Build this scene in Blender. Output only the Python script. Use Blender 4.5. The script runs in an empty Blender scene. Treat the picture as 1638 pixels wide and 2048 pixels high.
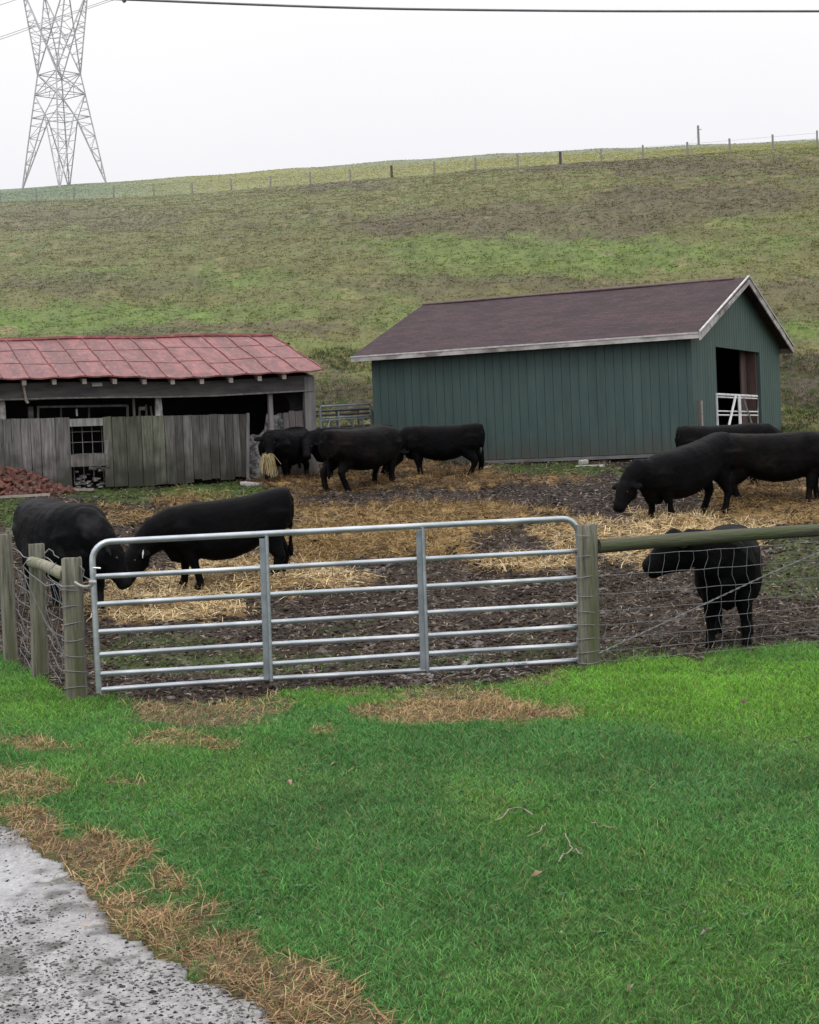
import bpy, bmesh, math, random
import numpy as np
from mathutils import Vector, Matrix

rng = np.random.default_rng(7)
random.seed(7)
C = bpy.context.scene.collection
PI = math.pi

# ------------------------------------------------------------------ camera model
F_PX, CAM_H, HOR, ROLL = 3500.0, 2.03, 909.0, 0.042
_th = math.atan(ROLL)
_p = math.atan((1024 - HOR) * math.cos(_th) / F_PX)
FWD = np.array([0, math.cos(_p), -math.sin(_p)])
_X = np.array([1.0, 0, 0]); _U = np.cross(_X, FWD)
RGT = math.cos(_th) * _X - math.sin(_th) * _U
UPV = math.sin(_th) * _X + math.cos(_th) * _U
EYE = np.array([0, 0, CAM_H])

def proj(P):
    d = np.asarray(P, float) - EYE
    z = np.maximum(d @ FWD, 1e-3)
    return 819 + F_PX * (d @ RGT) / z, 1024 - F_PX * (d @ UPV) / z

def ray(px, py):
    return FWD * F_PX + RGT * (px - 819) + UPV * (1024 - py)

def at(px, py, y):
    d = ray(px, py)
    return EYE + d * (y / d[1])

def on_plane(px, py, o, n):
    d = ray(px, py)
    return EYE + d * (((o - EYE) @ n) / (d @ n))

# ------------------------------------------------------------------ noise
_perm = rng.random((512, 512))
def vnoise(x, y):
    x = np.asarray(x, float); y = np.asarray(y, float)
    xi = np.floor(x).astype(int); yi = np.floor(y).astype(int)
    u = x - xi; v = y - yi
    u = u * u * (3 - 2 * u); v = v * v * (3 - 2 * v)
    a = _perm[xi & 511, yi & 511]; b = _perm[(xi + 1) & 511, yi & 511]
    c = _perm[xi & 511, (yi + 1) & 511]; d = _perm[(xi + 1) & 511, (yi + 1) & 511]
    return (a * (1 - u) + b * u) * (1 - v) + (c * (1 - u) + d * u) * v

def fbm(x, y, o=4):
    s = 0; a = .5; t = 0
    for i in range(o):
        s = s + a * vnoise(x * 2 ** i + 17.3 * i, y * 2 ** i - 9.1 * i); t += a; a *= .5
    return s / t

def sstep(a, b, x):
    t = np.clip((x - a) / (b - a), 0, 1)
    return t * t * (3 - 2 * t)

# ------------------------------------------------------------------ terrain height
def pchip(xk, yk):
    xk = np.array(xk, float); yk = np.array(yk, float)
    h = np.diff(xk); d = np.diff(yk) / h
    m = np.zeros_like(yk); m[0] = d[0]; m[-1] = d[-1]
    for i in range(1, len(xk) - 1):
        if d[i - 1] * d[i] > 0:
            w1 = 2 * h[i] + h[i - 1]; w2 = h[i] + 2 * h[i - 1]
            m[i] = (w1 + w2) / (w1 / d[i - 1] + w2 / d[i])
    def f(x):
        x = np.clip(x, xk[0], xk[-1])
        i = np.clip(np.searchsorted(xk, x) - 1, 0, len(xk) - 2)
        t = (x - xk[i]) / h[i]
        return ((2 * t**3 - 3 * t**2 + 1) * yk[i] + (t**3 - 2 * t**2 + t) * h[i] * m[i]
                + (-2 * t**3 + 3 * t**2) * yk[i + 1] + (t**3 - t**2) * h[i] * m[i + 1])
    return f

def fence_depth(px): return 175 - px / 1638 * 35.0
FENCE_PX = [(-90, 408), (0, 403), (73, 400), (148, 398.5), (227, 397), (308, 394), (385, 389), (463, 383), (541, 377), (621, 369.5),
            (701, 363), (784, 356.5), (868, 351), (951, 341), (1036, 336), (1121, 330), (1203, 323.5), (1286, 320),
            (1375, 312), (1460, 303.5), (1546, 299), (1634, 294), (1722, 288)]
CRESTX = [-100, 0, 420, 868, 1121, 1375, 1638]
CRESTY = [389, 383.5, 355, 320, 305, 295, 284]
L_NEAR = [(-60, 0), (0, 0), (14.5, .02), (17.5, .05), (20.5, .19), (24.3, .40), (28, .98), (32, 1.45), (36, 1.66), (42, 2.3), (50, 4.2)]
R_NEAR = [(-60, 0), (0, 0), (14.5, .01), (17.3, .01), (20.5, .22), (26.5, .78), (33, 1.35), (37, 1.62), (40, 1.75), (44, 2.2), (50, 3.9)]
COLS = [-300, 0, 205, 410, 615, 819, 1024, 1228, 1433, 1638, 1900]
COL_A = []; COL_F = []
_fx = [p[0] for p in FENCE_PX]; _fy = [p[1] for p in FENCE_PX]
for cpx in COLS:
    t = cpx / 1638
    kn = []
    for (yl, zl), (yr, zr) in zip(L_NEAR, R_NEAR):
        kn.append((yl + (yr - yl) * t if yl > 20 else yl, zl + (zr - zl) * np.clip(t, -.2, 1.2)))
    fd = fence_depth(cpx)
    fy = np.interp(cpx, _fx, _fy) if -90 <= cpx <= 1722 else (403 - cpx * .04 if cpx < 0 else 288 - (cpx - 1722) * .06)
    cy = np.interp(cpx, CRESTX, CRESTY) if -100 <= cpx <= 1638 else (fy - 19 if cpx < 0 else fy - 9)
    zf = at(cpx, fy, fd)[2]; cd = fd * 1.36
    zc = at(cpx, cy, cd)[2]
    kn.append((fd, zf))
    for q in (1.08, 1.17, 1.26):
        kn.append((fd * q, at(cpx, fy + (cy - fy) * ((q - 1) / .36) ** .75, fd * q)[2]))
    kn += [(cd, zc), (cd * 1.2, zc + .5), (cd * 1.7, zc - 8), (700, zc - 30), (4000, zc - 60)]
    COL_A.append((cpx - 819) / F_PX)
    COL_F.append(pchip(*zip(*kn)))
COL_A = np.array(COL_A)

def Z0(x, y):
    x = np.asarray(x, float); y = np.asarray(y, float)
    a = np.clip(x / np.maximum(y, 3), COL_A[0], COL_A[-1])
    zs = np.stack([f(y) for f in COL_F], 0)
    i = np.clip(np.searchsorted(COL_A, a) - 1, 0, len(COL_A) - 2)
    t = (a - COL_A[i]) / (COL_A[i + 1] - COL_A[i])
    t = t * t * (3 - 2 * t) * .5 + t * .5
    z0 = np.take_along_axis(zs, i[None], 0)[0]; z1 = np.take_along_axis(zs, (i + 1)[None], 0)[0]
    return z0 * (1 - t) + z1 * t

def G(x, y): return float(Z0(np.array([x]), np.array([y]))[0])

def gp(px, py):
    """where the ground lies under a point of the photograph"""
    d = ray(px, py); lo, hi = 3.0, None
    ys = np.concatenate([np.arange(3, 60, .05), np.arange(60, 330, .5)])
    P = EYE[None] + d[None] * (ys / d[1])[:, None]
    g = Z0(P[:, 0], P[:, 1]) - P[:, 2]
    k = int(np.argmax(g > 0))
    return P[k] if g[k] > 0 else P[-1]

# ------------------------------------------------------------------ zones of the ground (evaluated at world points)
LAWN_X = [-1500, -400, 25, 80, 150, 210, 300, 400, 520, 570, 820, 980, 1165, 1240, 1400, 1450, 1638, 2000, 3000]
LAWN_Y = [700, 1120, 1322, 1352, 1392, 1388, 1405, 1412, 1392, 1374, 1378, 1366, 1335, 1322, 1316, 1303, 1294, 1270, 1200]
DRV_X = [-1500, -400, -100, 0, 60, 190, 230, 330, 400, 480, 530, 600, 800, 1200]
DRV_Y = [1100, 1470, 1600, 1655, 1690, 1800, 1860, 1915, 1955, 1988, 2040, 2110, 2250, 2500]
STR_X = [-1500, -400, -100, 0, 100, 200, 300, 340, 430, 520, 600, 700, 770, 830, 900, 1200]
STR_Y = [1000, 1440, 1565, 1624, 1640, 1664, 1692, 1744, 1800, 1874, 1918, 1978, 2030, 2090, 2160, 2460]

def ell(px, py, lst, a=.45, b=1.25):
    m = np.zeros_like(px)
    for cx, cy, rx, ry, s in lst:
        d = ((px - cx) / rx) ** 2 + ((py - cy) / ry) ** 2
        m = np.maximum(m, s * (1 - sstep(a, b, d)))
    return m

STRAW = [(330, 1222, 190, 26, 1), (470, 1160, 190, 40, 1), (620, 1160, 130, 30, 1), (300, 1180, 110, 45, .9), (690, 1172, 70, 22, .6),
         (800, 1080, 260, 40, 1), (850, 1030, 300, 24, 1), (640, 1090, 90, 45, .9), (1040, 1030, 90, 18, .8),
         (1060, 1132, 150, 20, .95), (1150, 1080, 90, 38, .9), (1280, 1070, 150, 48, 1), (1400, 1070, 170, 40, 1), (1560, 1010, 160, 50, .9),
         (1290, 1120, 110, 25, .6), (640, 965, 120, 26, .9), (720, 985, 130, 26, .8), (900, 965, 130, 28, .95), (1050, 962, 150, 14, .6), (820, 940, 90, 16, .7),
         (420, 1005, 130, 18, .7), (250, 1035, 90, 16, .5), (560, 1010, 80, 16, .5), (880, 1140, 90, 12, .35)]
MUDGAP = [(900, 992, 320, 13, 1), (690, 1003, 90, 9, 1), (1200, 985, 110, 30, 1), (1010, 1088, 85, 24, .9), (820, 1140, 170, 22, .9), (1200, 1030, 50, 20, .9), (300, 1255, 140, 12, .9), (1220, 1160, 120, 30, .8), (520, 1215, 50, 14, .6)]
TAN = [(920, 1427, 235, 25, 1), (340, 1482, 105, 14, .65), (430, 1490, 50, 9, .55), (60, 1492, 90, 12, .8), (40, 1572, 110, 34, .75), (230, 1568, 40, 8, .7), (640, 1468, 40, 12, .6)]
BARE = [(400, 1425, 150, 38, 1), (520, 1410, 60, 24, .8), (900, 1392, 130, 18, 1), (880, 1412, 40, 12, .7), (700, 1385, 90, 10, .7), (1080, 1360, 70, 16, .5), (260, 1400, 50, 14, .6), (110, 1345, 40, 18, .5), (1420, 1318, 40, 10, .6)]
PENGREEN = [(400, 1330, 190, 26, .55), (330, 1290, 120, 26, .35), (250, 1312, 70, 22, .5), (420, 985, 130, 20, .9), (240, 990, 100, 18, .8), (20, 1030, 50, 40, .95), (1100, 941, 170, 12, .8), (700, 940, 40, 16, .8),
            (1600, 1120, 70, 50, .5), (1580, 1170, 60, 30, .45), (850, 1330, 240, 18, .25), (600, 1330, 120, 24, .35), (1250, 1310, 120, 14, .35), (1060, 1300, 60, 30, .2), (690, 1260, 90, 20, .2)]

def zones(x, y, z=None):
    if z is None: z = Z0(x, y)
    px, py = proj(np.stack([x, y, z], -1))
    n1 = fbm(x * 1.7, y * .9, 4) - .5; n2 = fbm(x * 5 + 40, y * 2.6, 3) - .5
    near = (y < 22) & (y > -100)
    px = np.where(y < 3.5, np.clip(px, -1400, 2900), px); py = np.where(y < 3.5, 2600, py)
    w = 26 * n1 + 22 * n2
    lawn = sstep(-4, 10, py + w * .8 - np.interp(px, LAWN_X, LAWN_Y)) * near
    n3 = fbm(x * 14 - 8, y * 5, 2) - .5
    drv = sstep(-5, 5, py + 60 * n1 + 60 * n2 + 34 * n3 - np.interp(px, DRV_X, DRV_Y)) * near
    strip = sstep(-12, 12, py + 55 * n1 + 40 * n2 - np.interp(px, STR_X, STR_Y)) * near
    qx = px + 90 * n1; qy = py + 26 * n2 + 12 * n1
    straw = ell(qx, qy, STRAW) * (1 - .95 * ell(qx, qy, MUDGAP)) * (1 - lawn) * (y < 40)
    tan = np.maximum(ell(qx, qy, TAN), .95 * strip * sstep(-.17, .13, n2 + .9 * n1 + .10 + .16 * sstep(40, -70, py - np.interp(px, DRV_X, DRV_Y)) * 0)) * lawn * (1 - drv)
    bare = ell(qx, qy, BARE) * lawn * (1 - drv)
    green = ell(qx, qy, PENGREEN) * (1 - lawn) * (y < 42)
    hill = sstep(39, 45, y + 3 * n1) * (1 - lawn)
    return dict(px=px, py=py, lawn=lawn, drv=drv, strip=strip, straw=straw, tan=tan, bare=bare, green=green, hill=hill)

HGREEN = [(150, 632, 330, 36, 1), (420, 622, 240, 26, .6), (1100, 500, 380, 40, .9), (950, 540, 200, 30, .6), (1500, 500, 120, 40, .5), (300, 560, 300, 26, .4), (1580, 650, 60, 40, .7), (760, 640, 120, 30, .4), (1560, 430, 120, 20, .3), (560, 690, 200, 12, .4)]
HBROWN = [(1050, 440, 330, 36, .85), (1420, 400, 260, 40, .9), (1250, 330, 420, 17, .9), (700, 372, 160, 13, .8), (130, 440, 260, 24, .6), (160, 570, 220, 18, .6), (1000, 565, 260, 18, .7), (1560, 600, 120, 40, .7),
          (430, 655, 260, 12, .8), (780, 580, 160, 14, .6), (640, 440, 200, 14, .4), (350, 430, 160, 10, .5), (1500, 345, 200, 14, .7)]
def hillcol(x, y, px, py):
    n = fbm(x * .09, y * .05, 4); m = fbm(x * .45 + 9, y * .17, 4); k = fbm(x * 1.9 - 7, y * .6, 3)
    qx = px + 260 * (n - .5); qy = py + 36 * (m - .5) + 26 * (k - .5)
    base = np.array([.112, .110, .043]); brown = np.array([.082, .068, .042]); gr = np.array([.092, .142, .032]); tan = np.array([.22, .175, .095])
    g = np.clip(ell(qx, qy, HGREEN) * .70 + sstep(.50, .75, m) * .35, 0, 1)[:, None]
    b = np.clip(ell(qx, qy, HBROWN) * .85 + sstep(.56, .76, n * .4 + k * .6) * .4, 0, 1)[:, None]
    t = (sstep(.60, .78, k * .6 + m * .4) * .55)[:, None]
    c = base + (gr - base) * g
    c = c + (brown - c) * b
    c = c + (tan - c) * t
    c = c * (.70 + .60 * fbm(x * 1.5, y * .55, 3))[:, None] * (.8 + .4 * fbm(x * 5, y * 1.5, 2))[:, None]
    fd = fence_depth(np.clip(px, -500, 2200))
    far = sstep(-1, 3, y - fd)[:, None]
    t = np.clip(px / 1638, 0, 1)[:, None]
    fc = np.array([.115, .155, .085]) * (1 - sstep(.05, .3, t)) + np.array([.185, .185, .062]) * sstep(.05, .3, t)
    fc = fc * (.85 + .3 * m)[:, None]
    c = c + (fc - c) * far
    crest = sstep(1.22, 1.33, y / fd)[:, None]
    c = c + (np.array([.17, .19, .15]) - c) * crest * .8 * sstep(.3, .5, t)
    # distance haze painted in: pale grey mixed into the far slope's colour
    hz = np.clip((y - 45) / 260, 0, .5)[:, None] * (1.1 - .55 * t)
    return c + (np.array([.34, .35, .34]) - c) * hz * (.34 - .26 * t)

def groundcol(x, y, zn):
    n = fbm(x * 2.2, y * 1.1, 4); k = fbm(x * 7, y * 2.2, 3); f = fbm(x * 16 + 3, y * 5, 2)
    mud = np.array([.036, .0255, .0185])[None] * (.35 + 1.3 * k)[:, None]
    pale = np.array([.20, .175, .16])
    mud = mud + (pale - mud) * (sstep(.60, .76, k * .55 + f * .45) * .55)[:, None]
    dark = np.array([.028, .023, .023])
    dk = ell(zn['px'] + 100 * (n - .5), zn['py'] + 30 * (k - .5), [(900, 990, 330, 16, .8), (680, 1000, 120, 12, .8), (1180, 985, 130, 40, .7), (1000, 1090, 90, 28, .6), (1180, 1010, 90, 40, .5), (300, 1260, 130, 22, .7), (560, 1250, 300, 30, .3)])
    mud = mud + (dark - mud) * dk[:, None]
    px = zn['px']
    wet = ell(zn['px'] + 60 * (n - .5), zn['py'] + 20 * (k - .5), [(920, 1345, 140, 28, .8), (930, 1300, 110, 16, .5), (640, 1150, 90, 12, .5), (740, 1135, 80, 10, .7)]) * sstep(.46, .62, f * .5 + k * .5)  # mask for the pale glint painted on wet mud
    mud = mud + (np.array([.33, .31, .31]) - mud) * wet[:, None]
    st = np.array([.24, .155, .065])[None] * (.25 + 1.3 * k)[:, None]
    c = mud + (st - mud) * (zn['straw'] * sstep(.32, .62, .55 * n + .45 * k + .22 * (zn['straw'] - .35)))[:, None]
    gr = np.array([.07, .105, .03])[None] * (.6 + .8 * k)[:, None]
    c = c + (gr - c) * (zn['green'] * .8)[:, None]
    soil = np.array([.045, .085, .022])[None] * (.6 + .8 * k)[:, None]
    c = c + (soil - c) * zn['lawn'][:, None]
    tan = np.array([.12, .078, .046])[None] * (.4 + 1.2 * k)[:, None]
    c = c + (tan - c) * zn['tan'][:, None]
    br = np.array([.10, .075, .055])[None] * (.5 + 1.0 * k)[:, None]
    c = c + (br - c) * (zn['bare'] * .9)[:, None]
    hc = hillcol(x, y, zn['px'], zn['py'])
    # churned mud below the hill, right of the barn and between the buildings
    ch = ell(zn['px'] + 60 * (n - .5), zn['py'] + 30 * (k - .5), [(1610, 760, 70, 60, .9), (690, 795, 90, 42, .9), (640, 740, 60, 30, .4)])
    hc = hc + (np.array([.055, .043, .036])[None] * (.4 + 1.3 * k)[:, None] - hc) * ch[:, None]
    rt = ell(zn['px'] + 40 * (n - .5), zn['py'] + 16 * (k - .5), [(1610, 712, 60, 10, .35)])
    hc = hc + (np.array([.33, .2, .13]) - hc) * rt[:, None]
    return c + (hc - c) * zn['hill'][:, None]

# ------------------------------------------------------------------ materials
def new_mat(name):
    m = bpy.data.materials.new(name); m.use_nodes = True
    nt = m.node_tree; b = nt.nodes['Principled BSDF']
    return m, nt, b

def link(nt, a, b): nt.links.new(a, b)

def noise_mat(name, c1, c2, scale=8, rough=.7, bump=0, detail=6, stretch=(1, 1, 1), c3=None, s3=40, metallic=0, lo=.35, hi=.65, spec=.4, bscale=None, coord='Object', rough2=None):
    m, nt, b = new_mat(name)
    tc = nt.nodes.new('ShaderNodeTexCoord'); mp = nt.nodes.new('ShaderNodeMapping')
    mp.inputs['Scale'].default_value = stretch
    link(nt, tc.outputs[coord], mp.inputs['Vector'])
    n = nt.nodes.new('ShaderNodeTexNoise'); n.inputs['Scale'].default_value = scale; n.inputs['Detail'].default_value = detail; n.inputs['Roughness'].default_value = .65
    link(nt, mp.outputs[0], n.inputs['Vector'])
    r = nt.nodes.new('ShaderNodeValToRGB')
    r.color_ramp.elements[0].position = lo; r.color_ramp.elements[0].color = (*c1, 1)
    r.color_ramp.elements[1].position = hi; r.color_ramp.elements[1].color = (*c2, 1)
    link(nt, n.outputs['Fac'], r.inputs['Fac'])
    col = r.outputs['Color']
    if c3 is not None:
        n3 = nt.nodes.new('ShaderNodeTexNoise'); n3.inputs['Scale'].default_value = s3; n3.inputs['Detail'].default_value = 5
        link(nt, mp.outputs[0], n3.inputs['Vector'])
        r3 = nt.nodes.new('ShaderNodeValToRGB'); r3.color_ramp.elements[0].position = .52; r3.color_ramp.elements[1].position = .68
        link(nt, n3.outputs['Fac'], r3.inputs['Fac'])
        mx = nt.nodes.new('ShaderNodeMixRGB'); mx.inputs['Color2'].default_value = (*c3, 1)
        link(nt, r3.outputs['Color'], mx.inputs['Fac']); link(nt, col, mx.inputs['Color1']); col = mx.outputs['Color']
    link(nt, col, b.inputs['Base Color'])
    b.inputs['Roughness'].default_value = rough; b.inputs['Metallic'].default_value = metallic
    b.inputs['Specular IOR Level'].default_value = spec
    if rough2 is not None:
        mr = nt.nodes.new('ShaderNodeMapRange'); mr.inputs['To Min'].default_value = rough; mr.inputs['To Max'].default_value = rough2
        link(nt, n.outputs['Fac'], mr.inputs['Value']); link(nt, mr.outputs[0], b.inputs['Roughness'])
    if bump:
        nb = nt.nodes.new('ShaderNodeTexNoise'); nb.inputs['Scale'].default_value = bscale or scale * 4; nb.inputs['Detail'].default_value = 6
        link(nt, mp.outputs[0], nb.inputs['Vector'])
        bp = nt.nodes.new('ShaderNodeBump'); bp.inputs['Strength'].default_value = bump; bp.inputs['Distance'].default_value = .02
        link(nt, nb.outputs['Fac'], bp.inputs['Height']); link(nt, bp.outputs[0], b.inputs['Normal'])
    return m

def attr_mat(name, rough=.7, spec=.25, fine=None, bump=0, trans=0):
    m, nt, b = new_mat(name)
    a = nt.nodes.new('ShaderNodeAttribute'); a.attribute_name = 'Col'
    col = a.outputs['Color']
    if fine:
        tc = nt.nodes.new('ShaderNodeTexCoord')
        n = nt.nodes.new('ShaderNodeTexNoise'); n.inputs['Scale'].default_value = fine; n.inputs['Detail'].default_value = 8; n.inputs['Roughness'].default_value = .7
        link(nt, tc.outputs['Object'], n.inputs['Vector'])
        mr = nt.nodes.new('ShaderNodeMapRange'); mr.inputs['From Min'].default_value = .3; mr.inputs['From Max'].default_value = .7; mr.inputs['To Min'].default_value = .45; mr.inputs['To Max'].default_value = 1.55
        link(nt, n.outputs['Fac'], mr.inputs['Value'])
        mx = nt.nodes.new('ShaderNodeVectorMath'); mx.operation = 'SCALE'
        link(nt, col, mx.inputs[0]); link(nt, mr.outputs[0], mx.inputs['Scale']); col = mx.outputs[0]
        if bump:
            bp = nt.nodes.new('ShaderNodeBump'); bp.inputs['Strength'].default_value = bump; bp.inputs['Distance'].default_value = .04
            link(nt, n.outputs['Fac'], bp.inputs['Height']); link(nt, bp.outputs[0], b.inputs['Normal'])
    link(nt, col, b.inputs['Base Color'])
    b.inputs['Roughness'].default_value = rough; b.inputs['Specular IOR Level'].default_value = spec
    if trans:
        tr = nt.nodes.new('ShaderNodeBsdfTranslucent'); ms = nt.nodes.new('ShaderNodeMixShader'); ms.inputs[0].default_value = trans
        link(nt, col, tr.inputs['Color']); link(nt, b.outputs[0], ms.inputs[1]); link(nt, tr.outputs[0], ms.inputs[2])
        link(nt, ms.outputs[0], nt.nodes['Material Output'].inputs['Surface'])
    return m

M_ground = attr_mat('ground_mat', .7, .07, fine=9, bump=.8)
M_blade = attr_mat('grass_blade', .55, .25, trans=.25)
M_straw = attr_mat('straw_mat', .65, .12, trans=.1)
M_tuft = attr_mat('tuft_mat', .8, .1, trans=.4)
M_clod = attr_mat('clod_mat', .6, .1, fine=30, bump=.4)
M_post = noise_mat('post_wood', (.040, .040, .030), (.25, .24, .19), 26, .9, .8, stretch=(1, 1, .07), c3=(.075, .085, .035), s3=6, lo=.3, hi=.68)
M_postend = noise_mat('post_end_wood', (.22, .19, .14), (.36, .32, .25), 30, .85, .3)
M_rail = noise_mat('rail_wood', (.042, .043, .030), (.120, .115, .080), 18, .88, .6, stretch=(.08, 1, 1), c3=(.060, .075, .032), s3=9)
M_rail_pale = noise_mat('pale_rail_wood', (.12, .115, .085), (.30, .285, .215), 14, .85, .5, c3=(.15, .17, .08), s3=7)
M_galv = noise_mat('galvanised_steel', (.30, .33, .36), (.50, .53, .57), 6, .36, .06, metallic=.75, c3=(.62, .64, .66), s3=3, stretch=(.3, 1, 1))
M_galvdark = noise_mat('dull_galvanised', (.16, .19, .21), (.28, .31, .34), 6, .5, .05, metallic=.4)  # duller, darker galvanised steel for plates, hinges and the pipe gate
M_wire = noise_mat('wire_steel', (.12, .12, .125), (.22, .22, .23), 20, .5, metallic=.4)
M_wiredark = noise_mat('weathered_wire', (.16, .16, .165), (.26, .26, .27), 20, .6, metallic=.3)
M_pylon = noise_mat('pylon_steel', (.34, .34, .355), (.50, .50, .52), .6, .6, metallic=.1)  # steel paled so its colour carries the distance haze
M_cable = noise_mat('cable_black', (.10, .10, .11), (.16, .16, .17), 3, .6)
M_line = noise_mat('line_grey', (.34, .34, .35), (.42, .42, .43), 1, .6)
def splash(m, col=(.055, .050, .040), h=.55):
    nt = m.node_tree; b = nt.nodes['Principled BSDF']; src = b.inputs['Base Color'].links[0].from_socket
    tc = nt.nodes.new('ShaderNodeTexCoord'); sx = nt.nodes.new('ShaderNodeSeparateXYZ'); link(nt, tc.outputs['Object'], sx.inputs[0])
    n = nt.nodes.new('ShaderNodeTexNoise'); n.inputs['Scale'].default_value = 3; n.inputs['Detail'].default_value = 8; n.inputs['Roughness'].default_value = .7
    link(nt, tc.outputs['Object'], n.inputs['Vector'])
    a = nt.nodes.new('ShaderNodeMath'); a.operation = 'MULTIPLY_ADD'; a.inputs[1].default_value = -1.5; link(nt, n.outputs['Fac'], a.inputs[0]); link(nt, sx.outputs['Z'], a.inputs[2])
    mr = nt.nodes.new('ShaderNodeMapRange'); mr.inputs['From Min'].default_value = -.75; mr.inputs['From Max'].default_value = h - .75; mr.inputs['To Min'].default_value = .65; mr.inputs['To Max'].default_value = 0
    link(nt, a.outputs[0], mr.inputs['Value'])
    mx = nt.nodes.new('ShaderNodeMixRGB'); mx.inputs['Color2'].default_value = (*col, 1); link(nt, mr.outputs[0], mx.inputs['Fac']); link(nt, src, mx.inputs['Color1'])
    # rain streaks running down the boards
    mp = nt.nodes.new('ShaderNodeMapping'); mp.inputs['Scale'].default_value = (5, 5, .22); link(nt, tc.outputs['Object'], mp.inputs['Vector'])
    n2 = nt.nodes.new('ShaderNodeTexNoise'); n2.inputs['Scale'].default_value = 1.5; n2.inputs['Detail'].default_value = 7; link(nt, mp.outputs[0], n2.inputs['Vector'])
    m2 = nt.nodes.new('ShaderNodeMapRange'); m2.inputs['From Min'].default_value = .35; m2.inputs['From Max'].default_value = .65; m2.inputs['To Min'].default_value = .9; m2.inputs['To Max'].default_value = 1.08; link(nt, n2.outputs['Fac'], m2.inputs['Value'])
    sc_ = nt.nodes.new('ShaderNodeVectorMath'); sc_.operation = 'SCALE'; link(nt, mx.outputs[0], sc_.inputs[0]); link(nt, m2.outputs[0], sc_.inputs['Scale'])
    link(nt, sc_.outputs[0], b.inputs['Base Color'])
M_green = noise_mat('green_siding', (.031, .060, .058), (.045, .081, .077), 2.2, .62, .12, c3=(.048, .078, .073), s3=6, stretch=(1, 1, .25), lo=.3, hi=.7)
M_greenlit = noise_mat('green_siding_lit', (.042, .080, .075), (.058, .102, .094), 2.2, .62, .12, c3=(.062, .102, .094), s3=6, stretch=(1, 1, .25), lo=.3, hi=.7)  # paler copy of the siding, the gable's brighter light painted in
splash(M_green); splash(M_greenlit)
M_dark = noise_mat('dark_inside', (.012, .012, .014), (.03, .027, .025), 3, .9)  # near-black: unlit insides and the gap below painted as colour; also dark sacking
M_trim = noise_mat('worn_white_paint', (.24, .22, .215), (.50, .48, .47), 5, .75, .2, c3=(.15, .125, .115), s3=3.0, stretch=(.5, .5, 1))
M_jamb = noise_mat('brown_board', (.06, .040, .036), (.11, .07, .062), 6, .8, .2, stretch=(1, 1, .2))
M_skid = noise_mat('grey_sill', (.08, .08, .085), (.19, .185, .185), 5, .8, .2, stretch=(.3, 1, 1))
M_drip = noise_mat('dull_drip_edge', (.34, .33, .33), (.55, .54, .54), 6, .6)
M_white = noise_mat('white_enamel', (.70, .70, .70), (.82, .82, .82), 9, .45, c3=(.5, .48, .46), s3=5)
M_brick = noise_mat('brick_red', (.10, .040, .030), (.19, .078, .058), 12, .9, .4, c3=(.07, .04, .034), s3=8)
M_brickb = noise_mat('brick_brown', (.06, .034, .028), (.14, .066, .052), 12, .9, .4, c3=(.16, .11, .09), s3=8)
M_board = noise_mat('pale_board', (.20, .17, .15), (.36, .32, .29), 8, .85, .3, stretch=(.15, 1, 1))
M_stone = noise_mat('pale_stone', (.24, .225, .21), (.44, .42, .40), 7, .85, .3, c3=(.2, .19, .18), s3=9)
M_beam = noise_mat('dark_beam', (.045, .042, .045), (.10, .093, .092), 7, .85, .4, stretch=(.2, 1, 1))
M_bpost = noise_mat('grey_corner_post', (.10, .093, .095), (.21, .195, .195), 9, .85, .4, stretch=(1, 1, .12))
M_bark = noise_mat('flaking_white_post', (.14, .13, .125), (.46, .45, .44), 9, .85, .5, stretch=(1, 1, .4))
M_limewash = noise_mat('limewashed_stone', (.09, .085, .085), (.40, .39, .39), 11, .9, .7, c3=(.06, .06, .055), s3=8, lo=.42, hi=.6)
M_tag = noise_mat('white_plastic', (.75, .75, .73), (.85, .85, .83), 20, .5)
M_twig = noise_mat('dry_twig', (.17, .16, .10), (.32, .29, .21), 30, .8)
M_leaf = noise_mat('dead_leaf', (.22, .14, .09), (.36, .26, .18), 30, .8)
M_leafd = noise_mat('dark_leaf', (.05, .03, .02), (.12, .07, .04), 30, .8)
M_pole = noise_mat('far_pole', (.20, .19, .18), (.28, .27, .26), 2, .8)

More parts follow.
